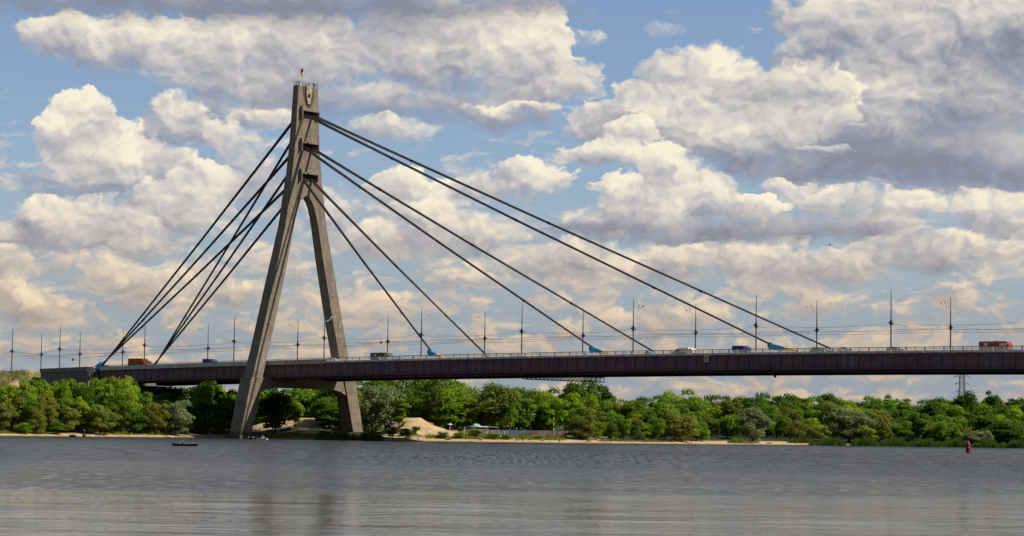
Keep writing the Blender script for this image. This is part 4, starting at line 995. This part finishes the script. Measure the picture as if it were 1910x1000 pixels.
# ------------------------------------------------------------------ reeds and grass
def blades(name, spans, n, hr, m, lab, cat, wdt=.10):
    V = []
    tot = sum((b-a)*d for a, b, t0, t1, d in spans)
    for a, b, t0, t1, d in spans:
        for _ in range(int(n*(b-a)*d/tot)):
            x = random.uniform(a, b); e = min(1, (x-a)/12, (b-x)/12)
            t = random.uniform(t0, t1); Vd = bv_fast(x)+t; U = px_uv(x, Vd); z = float(hgt(U, Vd)); h = random.uniform(*hr)*(.5+.5*e)*(.75+.35*math.sin(x*.11)+.2*math.sin(x*.37)); P = np.array(uv(U, Vd, max(z, -.2)))
            an = random.uniform(0, 3.14); dx = np.array([math.cos(an), math.sin(an), 0])*wdt; ln = np.array([random.uniform(-.3, .3), random.uniform(-.3, .3), 0])*h
            V.append([P-dx, P+dx, P+ln+dx*.3+np.array([0, 0, h]), P+ln-dx*.3+np.array([0, 0, h])])
    V = np.array(V).reshape(-1, 3); mm = bpy.data.meshes.new(name); mm.from_pydata(V.tolist(), [], np.arange(len(V)).reshape(-1, 4).tolist()); mm.materials.append(m)
    o = bpy.data.objects.new(name, mm); COL.objects.link(o); tag(o, lab, cat, kind='stuff')
_bx = np.arange(-60, 2000, 4.); _bvv = np.array([bv(x, 0) for x in _bx])
def bv_fast(x): return float(np.interp(x, _bx, _bvv))
blades('reeds', [(1512, 1580, -1, 7, .7), (1588, 1725, -2, 10, 1.3), (1715, 1830, -1, 9, 1.), (1820, 1990, -1, 8, .9), (595, 722, -1.5, 5, .6), (1470, 1520, 6, 12, .3)], 26000, (1.6, 2.7), leafmat('reed leaves', (.055, .10, .015), (.085, .14, .02), (.13, .18, .035)), 'tall green reeds along the waterline', 'reeds')
blades('grass', [(862, 1100, 16, 34, 1.), (800, 880, 10, 18, .5), (500, 600, 2, 20, 1.1), (870, 1060, 8, 17, .35), (1360, 1420, 3, 10, .5), (-40, 100, 4, 9, .3), (200, 330, 4, 9, .3), (1120, 1260, 5, 10, .4)], 15000, (.35, .95), leafmat('grass blades', (.11, .15, .02), (.19, .22, .03), (.34, .31, .08)), 'yellow-green rough grass on the beach', 'grass')
# grass on the embankment shoulder
V = []
for _ in range(9000):
    X = random.uniform(-190, -108); Y = -17-random.random()**1.3*26; U, Vd = to_uv((X, Y, 0)); z = float(hgt(U, Vd)); h = random.uniform(.25, .6); P = np.array((X, Y, z)); an = random.uniform(0, 3.14); dx = np.array([math.cos(an), math.sin(an), 0])*.1
    V.append([P-dx, P+dx, P+np.array([.1, .1, h])+dx*.3, P+np.array([.1, .1, h])-dx*.3])
V = np.array(V).reshape(-1, 3); mm = bpy.data.meshes.new('grass'); mm.from_pydata(V.tolist(), [], np.arange(len(V)).reshape(-1, 4).tolist()); mm.materials.append(leafmat('dry embankment grass', (.15, .13, .035), (.25, .20, .06), (.34, .26, .10)))
o = bpy.data.objects.new('grass', mm); COL.objects.link(o); tag(o, 'dry grass on the embankment slope at the far left', 'grass', kind='stuff')

#=SMALL
# ------------------------------------------------------------------ beach things
def on_bank(x, t): V = bv(x, t); U = px_uv(x, V); return uv(U, V, float(hgt(U, V))), V
RZ = _y                                                  # local x then runs along the bank
# graffiti wall
M_wallg = mat('grey sprayed concrete', (.085, .075, .085), .9, noise=(1.1, (.16, .125, .15), .45, .58, (1, 1, .6)))
xa, xb = 872, 1150; Va = 778.; pa = uv(px_uv(xa, Va), Va); Vb = 812.; pb = uv(px_uv(xb, Vb), Vb)
L = math.dist(pa[:2], pb[:2]); rzw = math.atan2(pb[1]-pa[1], pb[0]-pa[0])
zb = 2.15
GW = empty('graffiti_wall', (pa[0], pa[1], zb), rzw, label='long low concrete wall covered in graffiti behind the beach', cat='wall')
mb = MB(); n = int(L/2.5)
for k in range(n): a, b = L*k/n, L*(k+1)/n; mb.box((a+.02, 0, -.6), (b-.02, .22, 1.75+random.uniform(-.06, .06)))
mb.build('wall_panel', M_wallg, GW)
def strokes(L_, col, name, dep):
    mb = MB()
    for (x0, z0, x1, z1, th) in L_:
        d = Vector((x1-x0, z1-z0)); d.normalize(); nn = Vector((-d.y, d.x))*th
        q = [(x0+nn.x, z0+nn.y), (x1+nn.x, z1+nn.y), (x1-nn.x, z1-nn.y), (x0-nn.x, z0-nn.y)]
        mb.loft([[(x, -dep, z) for x, z in q], [(x, .03, z) for x, z in q]])
    mb.build(name, col, GW)
def wx(px): return (px-xa)/(xb-xa)*L
def letter(ch, x, w_, h=1.25, z=.2):
    S = {'E': [(0,0,0,1),(0,0,1,0),(0,.5,.8,.5),(0,1,1,1)], 'B': [(0,0,0,1),(0,0,1,0),(1,0,1,.5),(0,.5,1,.5),(0,1,.9,1),(.9,.5,.9,1)], 'I': [(.5,0,.5,1)], 'T': [(0,1,1,1),(.5,0,.5,1)], 'K': [(0,0,0,1),(0,.5,1,1),(0,.5,1,0)], 'S': [(0,0,1,0),(1,0,1,.5),(0,.5,1,.5),(0,.5,0,1),(0,1,1,1)],
         'V': [(0,1,.5,0),(.5,0,1,1)], 'A': [(0,0,.5,1),(.5,1,1,0),(.2,.4,.8,.4)], 'O': [(0,0,1,0),(1,0,1,1),(1,1,0,1),(0,1,0,0)], 'F': [(0,0,0,1),(0,.5,.8,.5),(0,1,1,1)], 'R': [(0,0,0,1),(0,1,1,1),(1,1,1,.5),(1,.5,0,.5),(.3,.5,1,0)]}[ch]
    return [(x+a*w_, z+b*h, x+c*w_, z+d*h, .11) for a, b, c, d in S]
blue_g = mat('bright blue spray paint', (.03, .20, .45), .6); lil = mat('lilac spray paint', (.30, .22, .34), .7); red_g = mat('dull red spray paint', (.30, .08, .07), .7); pal = mat('pale spray paint', (.50, .46, .44), .7)
L1 = []
for ch, p_ in zip('BETKF', (955, 963, 971, 977, 986)): L1 += letter(ch, wx(p_), .95)
strokes(L1, blue_g, 'blue_tag', .04)
L1 = []; L2 = []; L3 = []
for k, ch in enumerate('SAVRKOSAEV'): (L1 if k % 2 else L3).extend(letter(ch, wx(900+k*5.4), .6, random.uniform(1.0, 1.35)))
for k, ch in enumerate('RSEAKOVSERAV'): (L1 if k % 3 else L2).extend(letter(ch, wx(1000+k*8.6), .8, random.uniform(1.0, 1.35)))
strokes(L1, lil, 'lilac_tag', .035); strokes(L2, red_g, 'red_tag', .045); strokes(L3, pal, 'pale_tag', .05)
# kiosk with a green-white roof behind the wall
P, V = on_bank(900, 48)
K = empty('kiosk', (P[0], P[1], 2.4), rzw, label='small kiosk with a flat white and green roof behind the graffiti wall', cat='kiosk')
mb = MB(); mb.box((-3, 0, 0), (3.6, 3, 2.3)); mb.build('wall', M_abut, K)
mb = MB(); mb.box((-1, -.4, 2.3), (3.0, 3.2, 2.62)); mb.build('roof', M_white, K); mb = MB(); mb.box((-3.6, -.3, 2.3), (-1.03, 3.1, 2.6)); mb.box((3.03, -.3, 2.3), (7, 3.1, 2.5)); mb.build('roof_edge', mat('pale green sheet', (.25, .45, .36), .6), K)
mb = MB(); mb.add([(-2, .2, 2.62), (.8, .2, 2.62), (.8, 2.6, 2.62), (-2, 2.6, 2.62), (-1.4, 1.4, 3.4), (.2, 1.4, 3.4)], [(0, 1, 5, 4), (1, 2, 5), (2, 3, 4, 5), (3, 0, 4)]); mb.build('canopy', bpy.data.materials['pale green sheet'], K)
# beach lamp posts and poles
def beach_pole(x, t, topy, label, lamp=0, cols=(M_steel,), name='street_lamp', cat='street lamp', r=.10):
    P, V = on_bank(x, t); H = px_z(x, topy, V)-P[2]
    o = empty(name, P, RZ, label=label, cat=cat)
    if len(cols) == 1: mb = MB(); mb.tube([(0, 0, -.2), (0, 0, H)], [r, r*.7], 6); mb.build('pole', cols[0], o)
    else:
        mb = MB(); nn = 7
        for k in range(nn): mb.tube([(0, 0, H*k/nn), (0, 0, H*(k+1)/nn)], r, 6, mi=min(k % 2 + (0 if k else 0), 1))
        mb.build('pole', list(cols), o)
    if lamp:
        mb = MB(); mb.tube([(0, 0, H-.3), (.3, 0, H+.05), (.6, 0, H+.2)], .06, 5); mb.build('lamp_arm', cols[0], o)
        mb = MB(); mb.box((.3, -.22, H+.05), (1.6, .22, H+.36)); mb.build('lamp_head', M_white, o, bevel=.06)
    return o, H
beach_pole(994, 30, 774, 'street lamp with a white head behind the graffiti wall', 1)
beach_pole(1037, 30, 778, 'red and white banded pole behind the graffiti wall', 0, (M_white, mat('faded red paint', (.35, .07, .06), .6)), 'striped_pole', 'pole', .16)
for x, ty, l in ((1074, 774, 'thin grey pole left of the dense olive bush'), (1115, 778, 'thin grey pole right of the dense olive bush'), (1151, 776, 'thin grey pole among the small bushes'), (1344, 792, 'thin pale pole on the sand right of the large round bush'),
                 (1423, 786, 'thin pale pole right of the wide pale willow'), (1501, 786, 'thin pale pole at the right end of the sand')):
    beach_pole(x, 18 if x > 1200 else 26, ty, l, 0, (M_steel,), 'pole', 'pole', .09)
P, V = on_bank(424, 30)
beach_pole(425, 60, 708, 'thin dark mast behind the broad dark tree under the back span', 0, (M_dark,), 'mast', 'mast', .12)
# white rail and benches on the beach
P, V = on_bank(853, 30); o = empty('white_bench', P, RZ, label='long white bench beside the sand mound', cat='bench')
mb = MB(); mb.box((-1.6, -.2, .42), (1.0, .2, .52)); mb.build('seat', M_white, o); mb = MB(); mb.box((-1.6, .2, .6), (1.0, .26, .9)); mb.build('backrest', M_white, o)
for x in (-1.3, .7): mb = MB(); mb.box((x-.05, -.18, 0), (x+.05, .18, .42)); mb.build('leg', M_dark, o)
P, V = on_bank(860.5, 30); o = empty('concrete_block', P, RZ, label='small pale block at the right end of the white bench', cat='block'); mb = MB(); mb.box((-.35, -.3, 0), (.35, .3, .6)); mb.build('block', M_par, o, bevel=.05)
P, V = on_bank(871, 28); o = empty('white_post', P, RZ, label='short white post with a bent top at the left end of the wall', cat='post')
mb = MB(); mb.tube([(0, 0, -.1), (0, 0, 1.8), (.25, 0, 2.0), (.55, 0, 2.05)], .14, 6); mb.build('post', M_white, o); mb = MB(); mb.box((-.35, -.3, 0), (.35, .3, .18)); mb.build('foot', M_white, o)
P, V = on_bank(844.5, 40); o = empty('beach_umbrella', P, RZ, label='pale round mushroom shelter behind the white bench', cat='shelter')
mb = MB(); mb.tube([(0, 0, 0), (0, 0, 2.0)], .12, 6); mb.build('pole', M_white, o); mb = MB(); mb.lathe([(.9, 1.9), (.85, 2.0), (.4, 2.3), (.05, 2.45)], 12); mb.build('canopy', M_lamp, o)
# orange digger-like tent on the mound crest
P, V = on_bank(809, 48); zt = px_z(809, 793, V); o = empty('orange_tent', (P[0], P[1], zt-.4), RZ, label='bright orange tent behind the crest of the sand mound', cat='tent')
mb = MB(); mb.add([(-.9, -.7, 0), (1.0, -.7, 0), (1.0, .7, 0), (-.9, .7, 0), (-.6, 0, 1.3), (.8, 0, 1.0)], [(0, 1, 5, 4), (1, 2, 5), (2, 3, 4, 5), (3, 0, 4), (3, 2, 1, 0)]); mb.build('canvas', M_orange, o)
mb = MB(); mb.add([(-.92, -.25, 0), (-.92, .25, 0), (-.66, 0, .9)], [(0, 1, 2)]); mb.build('door_flap', M_yel, o)
# dark car under the trees by the wall
P, V = on_bank(1067, 26); car(P[0], P[1], M_cgrey, 'dark car parked under the trees at the right end of the graffiti wall', gz=P[2]+.5, rz=RZ+math.pi)
# wooden frame table on the beach
P, V = on_bank(769, 3.5); o = empty('wooden_frame', P, RZ, label='dark frame table standing on thin legs at the waterline', cat='table')
mb = MB(); mb.box((-.9, -.5, 1.25), (.9, .5, 1.35)); mb.build('top', M_dark, o)
for x in (-.8, -.2, .3, .85): mb = MB(); mb.box((x-.05, -.4, -.2), (x+.05, -.3, 1.25)); mb.build('leg', M_dark, o)
# driftwood and low walls along the waterline
M_wood = mat('grey driftwood', (.14, .10, .08), .9)
for x, t, lw, l in ((842, 4, 2.2, 'driftwood log at the waterline below the green bushes'), (890, 9, 3.4, 'reddish plank lying on the sand below the dry bush'), (1363, 4, 1.6, 'dark log at the waterline left of the pale willow'), (1398, 3.5, 4.5, 'long pale log at the waterline under the pale willow'), (1437, 3.5, 2.2, 'dark log at the waterline right of the pale willow'), (1102, 4, 1.8, 'dark driftwood piece on the sand below the olive bush')):
    P, V = on_bank(x, t); o = MB(); pts = [(k*lw/5-lw/2, random.uniform(-.12, .12), .15+random.uniform(-.05, .12)) for k in range(6)]; o.tube(pts, [.12, .2, .18, .22, .16, .08], 7)
    ob = o.build('driftwood_log', M_wood); ob.location = P; ob.rotation_euler = (0, 0, RZ+random.uniform(-.3, .3)); tag(ob, l, 'log')

# ------------------------------------------------------------------ people
M_skin = mat('skin', (.48, .28, .19), .6); M_hair = mat('dark hair', (.03, .02, .015), .8)
def skinmesh(name, verts, edges, m, parent, sub=1):
    me = bpy.data.meshes.new(name); me.from_pydata([v[:3] for v in verts], edges, []); me.materials.append(m)
    o = bpy.data.objects.new(name, me); COL.objects.link(o)
    if parent: o.parent = parent
    o.modifiers.new('skin', 'SKIN')
    if not me.skin_vertices: me.attributes
    sv = me.skin_vertices[0].data if me.skin_vertices else None
    if sv:
        for i, v in enumerate(verts): sv[i].radius = (v[3], v[3]*(v[4] if len(v) > 4 else 1)); sv[i].use_root = (i == 0)
    s = o.modifiers.new('sub', 'SUBSURF'); s.levels = s.render_levels = sub
    return o
def ensure_skin(me):
    pass
def person(loc, rz, pose, shirt, legsm, label, bare=False, hat=None):
    o = empty('person', loc, rz, label=label, cat='person')
    # faces +x; joints
    if pose == 'stand': hip = .93; K_ = [(.02, .09, .50), (-.02, -.09, .50)]; A_ = [(.0, .12, .07), (.02, -.12, .07)]; lean = 0
    elif pose == 'sit': hip = .16; K_ = [(.40, .10, .42), (.38, -.12, .40)]; A_ = [(.68, .12, .07), (.62, -.14, .07)]; lean = -.08
    elif pose == 'row': hip = .45; K_ = [(.40, .13, .55), (.40, -.13, .55)]; A_ = [(.72, .14, .16), (.72, -.14, .16)]; lean = .14
    sh = hip+.50
    v = [(0, 0, hip, .13, 1.2), (lean*.5, 0, hip+.25, .125, 1.25), (lean, 0, sh-.04, .13, 1.35), (lean, 0, sh+.08, .055), (lean+.03, 0, sh+.20, .095), (lean+.03, 0, sh+.31, .085)]
    e = [(0, 1), (1, 2), (2, 3), (3, 4), (4, 5)]
    n = len(v)
    for s, kk, aa in ((1, K_[0], A_[0]), (-1, K_[1], A_[1])):
        v += [(.02, s*.10, hip-.06 if pose == 'stand' else hip, .088), (*kk, .06), (*aa, .042), (aa[0]+.14, aa[1], .035 if pose != 'row' else .12, .035)]
        e += [(0, n), (n, n+1), (n+1, n+2), (n+2, n+3)]; n += 4
        el_ = {'stand': (lean-.02, s*.27, sh-.28), 'sit': (lean+.16, s*.25, sh-.22), 'row': (lean+.16, s*.27, sh-.22)}[pose]
        ha = {'stand': (lean+.04, s*.27, sh-.53), 'sit': (lean+.36, s*.14, sh-.26), 'row': (lean+.40, s*.17, sh-.26)}[pose]
        v += [(lean, s*.18, sh-.03, .06), (*el_, .042), (*ha, .03)]
        e += [(2, n), (n, n+1), (n+1, n+2)]
        d = Vector(ha)-Vector(el_); d.normalize(); sd_ = d.cross(Vector((0, 1, 0))).normalized() if abs(d.y) < .9 else Vector((0, 0, 1))
        pal_ = Vector(ha)+d*.07; v.append((*pal_, .03, 1.2)); e.append((n+2, n+3)); root = n+3; n += 4
        for q, ln in ((-.03, .07), (-.01, .085), (.01, .08), (.03, .06)):
            a_ = pal_+sd_*q+d*ln*.5; b_ = pal_+sd_*q+d*ln*.9+Vector((0, -s*.02, 0)); v += [(*a_, .009), (*b_, .008)]; e += [(root, n), (n, n+1)]; n += 2
        a_ = Vector(ha)+d*.03-sd_*.045; b_ = a_+d*.035-sd_*.02; v += [(*a_, .011), (*b_, .009)]; e += [(n-12+1 if False else root, n), (n, n+1)]; n += 2
    skinmesh('body', v, e, M_skin, o)
    hx_, hz_ = lean+.03, sh+.25
    mb = MB(); mb.lathe([(.03, -.03), (.10, .0), (.108, .06), (.085, .13), (.02, .155)], 10, c=(hx_-.012, 0, hz_-.01)); mb.build('hat' if hat else 'hair', hat or M_hair, o, smooth=True)
    mb = MB()
    for s in (-1, 1): mb.lathe([(.003, -.01), (.012, 0), (.003, .01)], 6, c=(hx_+.092, s*.033, hz_-.02))
    mb.build('eyes', M_hair, o)
    mb = MB(); mb.loft([[(hx_+.085, -.012, hz_-.03), (hx_+.085, .012, hz_-.03), (hx_+.085, 0, hz_-.0)], [(hx_+.12, -.01, hz_-.055), (hx_+.12, .01, hz_-.055), (hx_+.115, 0, hz_-.045)]]); mb.box((hx_+.085, -.025, hz_-.085), (hx_+.098, .025, hz_-.075)); mb.build('face_features', M_skin, o)
    if not bare:
        tv = [(v[0][0], 0, v[0][2]+.03, .145, 1.2), (v[1][0], 0, v[1][2], .14, 1.25), (v[2][0], 0, v[2][2]+.01, .145, 1.35)]; te = [(0, 1), (1, 2)]; k = 3
        for s in (1, -1):
            el_ = {'stand': (lean-.02, s*.27, sh-.28), 'sit': (lean+.16, s*.25, sh-.22), 'row': (lean+.16, s*.27, sh-.22)}[pose]
            tv += [(lean, s*.18, sh-.03, .072), (*el_, .052)]; te += [(2, k), (k, k+1)]; k += 2
        skinmesh('shirt', tv, te, shirt, o)
    tv = [(0, 0, hip, .145, 1.2)]; te = []; k = 1
    for s, kk, aa in ((1, K_[0], A_[0]), (-1, K_[1], A_[1])):
        tv += [(.02, s*.10, hip-.06 if pose == 'stand' else hip, .102), (*kk, .072)]; te += [(0, k), (k, k+1)]; k += 2
        if not bare: tv += [(aa[0], aa[1], aa[2]+.08, .055)]; te += [(k-1, k)]; k += 1
    skinmesh('trousers', tv, te, legsm, o)
    return o
CL = {n: mat(n+' cloth', c, .9) for n, c in (('maroon', (.14, .03, .035)), ('black', (.02, .02, .022)), ('white', (.72, .72, .70)), ('navy', (.03, .04, .10)), ('red', (.45, .05, .04)), ('orange', (.75, .30, .04)), ('olive', (.10, .11, .05)), ('pink', (.60, .25, .25)))}
# rowing boat with a seated fisherman
PB = at_px(2, 0, 345, 832); tB = (PB[0], PB[1], 0)
def hull(o, L_, W2, Hh, m, name='hull', mi=0, bow=.45):
    mb = MB(); R_out = []; R_in = []
    for k in range(13):
        t = k/12*2-1; x = t*L_/2; wv = W2*(1-abs(t)**2.6*(.92 if t > 0 else .35)); zt = Hh*(1+.28*t*t)
        R_out.append([(x, -wv, zt), (x*.97, -wv*.72, .02), (x*.95, 0, -.12), (x*.97, wv*.72, .02), (x, wv, zt), (x, wv-.05*min(1, wv*3), zt), (x*.95, wv*.62, .12), (x*.95, 0, .06), (x*.95, -wv*.62, .12), (x, -wv+.05*min(1, wv*3), zt)])
    mb.loft(R_out); return mb.build(name, m, o)
RB = empty('rowing_boat', tB, RZ+math.pi+.08, label='dark wooden rowing boat on the open water left of the bridge', cat='boat')
M_boat = mat('dark weathered boat wood', (.045, .035, .03), .7, noise=(2., (.12, .09, .05), .5, .65, (.5, 1, 3)))
hull(RB, 5.0, .72, .42, M_boat)
mb = MB(); mb.tube([(-2.45, -.6, .55), (-1.2, -.72, .45), (0, -.75, .43), (1.2, -.68, .46), (2.45, -.12, .58)], .035, 5); mb.tube([(-2.45, .6, .55), (-1.2, .72, .45), (0, .75, .43), (1.2, .68, .46), (2.45, .12, .58)], .035, 5); mb.build('gunwale', mat('worn pale rail', (.35, .30, .22), .7), RB)
for x in (-1.3, .35, 1.5): mb = MB(); mb.box((x-.14, -.6, .30), (x+.14, .6, .34)); mb.build('thwart', M_boat, RB)
c_, s_ = math.cos(RZ+math.pi+.08), math.sin(RZ+math.pi+.08)
ppos = (tB[0]+c_*.35, tB[1]+s_*.35, -.02)
pr_ = person(ppos, RZ+math.pi+.08, 'row', CL['maroon'], CL['black'], 'person in a maroon jacket sitting in the rowing boat holding a white thing')
mb = MB(); mb.lathe([(.05, -.14), (.11, -.1), (.11, .08), (.04, .14)], 10); ob = mb.build('white_jug', M_white); ob.location = (ppos[0]+c_*.55, ppos[1]+s_*.55, .70); tag(ob, 'small white jug held by the person in the rowing boat', 'jug')
mb = MB(); mb.tube([(.4, -.25, .75), (1.2, -.9, 1.6), (1.9, -1.6, 2.3)], [.015, .01, .005], 4); fr = mb.build('fishing_rod', M_dark); fr.location = ppos; fr.rotation_euler = (0, 0, RZ+math.pi+.08); tag(fr, 'thin fishing rod reaching out of the rowing boat', 'fishing rod')
# red river buoy
PBu = at_px(2, 0, 1806, 844); BU_ = empty('red_buoy', tuple(PBu), 0, label='red navigation buoy afloat at the right', cat='buoy')
M_rb = mat('red buoy paint', (.36, .02, .03), .45, noise=(2., (.22, .015, .02), .4, .6, (1, 1, 1)))
mb = MB(); mb.lathe([(.5, -.5), (.72, -.2), (.72, .2), (.66, .35), (.60, 1.3), (.60, 2.0), (.5, 2.15)], 16); mb.build('float_body', M_rb, BU_, smooth=False)
mb = MB(); mb.lathe([(.48, 2.15), (.55, 2.2), (.35, 2.55), (.12, 2.7)], 12); mb.build('cap', M_rb, BU_); mb = MB(); mb.lathe([(.1, 2.7), (.14, 2.75), (.14, 2.95), (.04, 3.0)], 8); mb.build('lantern', M_white, BU_)
a_ = math.atan2(-FH[1], -FH[0])
mb = MB(); mb.loft([[(.615*math.cos(a_+q), .615*math.sin(a_+q), z) for q in np.linspace(-.5, .5, 6)] for z in (1.25, 1.6)], cap=False, close=False); mb.build('number_plate', mat('faded pink plate', (.55, .35, .38), .6), BU_)
# dark buoy at the left and a box on the shore
PD = at_px(2, 0, 157, 815); o = empty('dark_buoy', tuple(PD), 0, label='dark slim navigation buoy near the left shore', cat='buoy')
mb = MB(); mb.lathe([(.45, -.3), (.6, 0), (.55, .4), (.3, .9), (.26, 1.7), (.12, 1.8)], 12); mb.build('float_body', M_dark, o)
mb = MB(); mb.lathe([(.05, 1.8), (.16, 1.9), (.16, 2.1), (.03, 2.15)], 8); mb.build('lantern', M_lamp, o)
PD = at_px(2, 0, 135.5, 815.4); o = empty('moored_punt', tuple(PD), RZ, label='small dark punt drawn up beside the dark slim buoy', cat='boat')
hull(o, 1.9, .5, .5, M_boat); mb = MB(); mb.box((-.5, -.4, .45), (.45, .4, .66)); mb.build('cover', M_rb, o)
# white motor boats by the near pylon footing
for x, y, L_, mm_, l in ((489, 820.5, 3.4, M_white, 'white speedboat moored by the near pylon footing'), (472, 819.3, 2.6, M_dark, 'dark dinghy moored between the near pylon footing and the white speedboat')):
    Pq = at_px(2, 0, x, y); o = empty('motor_boat', tuple(Pq), RZ, label=l, cat='boat'); hull(o, L_, .6, .38, mm_)
    mb = MB(); mb.box((-.3, -.35, .4), (.35, .35, .62)); mb.build('cockpit', M_white, o, bevel=.06)
    mb = MB(); mb.box((-L_/2-.1, -.15, .2), (-L_/2+.2, .15, .8)); mb.build('outboard_motor', M_white if mm_ is M_dark else M_dark, o)
Pq = at_px(2, 0, 489.5, 820); person((Pq[0], Pq[1], .42), RZ, 'sit', CL['orange'], CL['white'], 'person in a pale yellow top sitting on the white speedboat')
Pq = at_px(2, 0, 390.5, 816.5); person((Pq[0], Pq[1], .05), RZ-1.2, 'stand', CL['orange'], CL['black'], 'person in an orange top at the water left of the near pylon leg', hat=CL['orange'])
Pq = at_px(2, 0, 394, 818); o = empty('small_boat', tuple(Pq), RZ-.5, label='small pale boat beside the person in orange', cat='boat'); hull(o, 2.4, .5, .35, M_steel); mb = MB(); mb.box((-.5, -.4, .28), (-.2, .4, .33)); mb.build('thwart', M_white, o)
# people on the beach
for x, t, pose, sh_, le, bare, l in (
    (786, 5, 'sit', 'maroon', 'white', False, 'person in dark red sitting on the sand right of the frame table'),
    (901, 4.5, 'sit', 'pink', 'black', False, 'person in pink sitting below the reddish plank'),
    (939, 6, 'stand', 'white', 'navy', False, 'person in white standing by the low green bush'),
    (980, 2.0, 'stand', 'black', 'black', False, 'dark standing figure at the waterline below the blue graffiti'),
    (969, 5, 'sit', 'maroon', 'black', True, 'bare-chested sunbather sitting just left of the dark standing figure'),
    (992, 7, 'sit', 'black', 'navy', False, 'person in black sitting right of the dark standing figure'),
    (1013, 5, 'sit', 'red', 'black', False, 'person in red sitting left of a pale-shirted person'),
    (1017, 5.4, 'sit', 'white', 'black', False, 'person in a white shirt sitting beside the one in red'),
    (1048, 4, 'sit', 'black', 'black', False, 'person in black crouching at the waterline left of the olive bush'),
    (1116, 7, 'stand', 'pink', 'navy', True, 'bare-chested bather standing below the thin pole right of the olive bush'),
    (1121, 6, 'sit', 'pink', 'red', True, 'bather in red shorts sitting first in the group right of the olive bush'),
    (1127, 7, 'stand', 'red', 'maroon', False, 'person in red standing in the group right of the olive bush'),
    (1133, 5, 'sit', 'pink', 'navy', True, 'bather in navy shorts sitting last in the group right of the olive bush'),
    (1148, 6, 'stand', 'white', 'pink', False, 'person in white standing right of the group of bathers'),
    (1293, 2.5, 'stand', 'black', 'black', False, 'dark figure standing at the water below the large round bush'),
    (738, 3, 'sit', 'black', 'black', False, 'dark crouching figure at the waterline below the silver willow')):
    P, V = on_bank(x, t); person((P[0], P[1], P[2]-.01), RZ+random.uniform(-2.4, -.6), pose, CL[sh_], CL[le], l, bare)
# a bird high over the river
Pb = CAM+(_fw+RT*(1548-955)/FPX-UP*(457-500)/FPX)*420
o = empty('bird', tuple(Pb), .8, label='tiny dark bird high in the sky right of centre', cat='bird')
mb = MB(); mb.tube([(-.28, 0, 0), (-.1, 0, .02), (.1, 0, .02), (.25, 0, 0)], [.02, .07, .07, .02], 6)
for s in (-1, 1): mb.add([(.08, s*.05, .03), (-.1, s*.05, .03), (-.12, s*.4, .16), (-.05, s*.75, .05), (.03, s*.4, .18), (.08, s*.05, .05), (-.1, s*.05, .05)], [(0, 1, 2, 4), (4, 2, 3), (5, 4, 2, 6)])
mb.build('body', M_dark, o)
print('trees', NTREE)
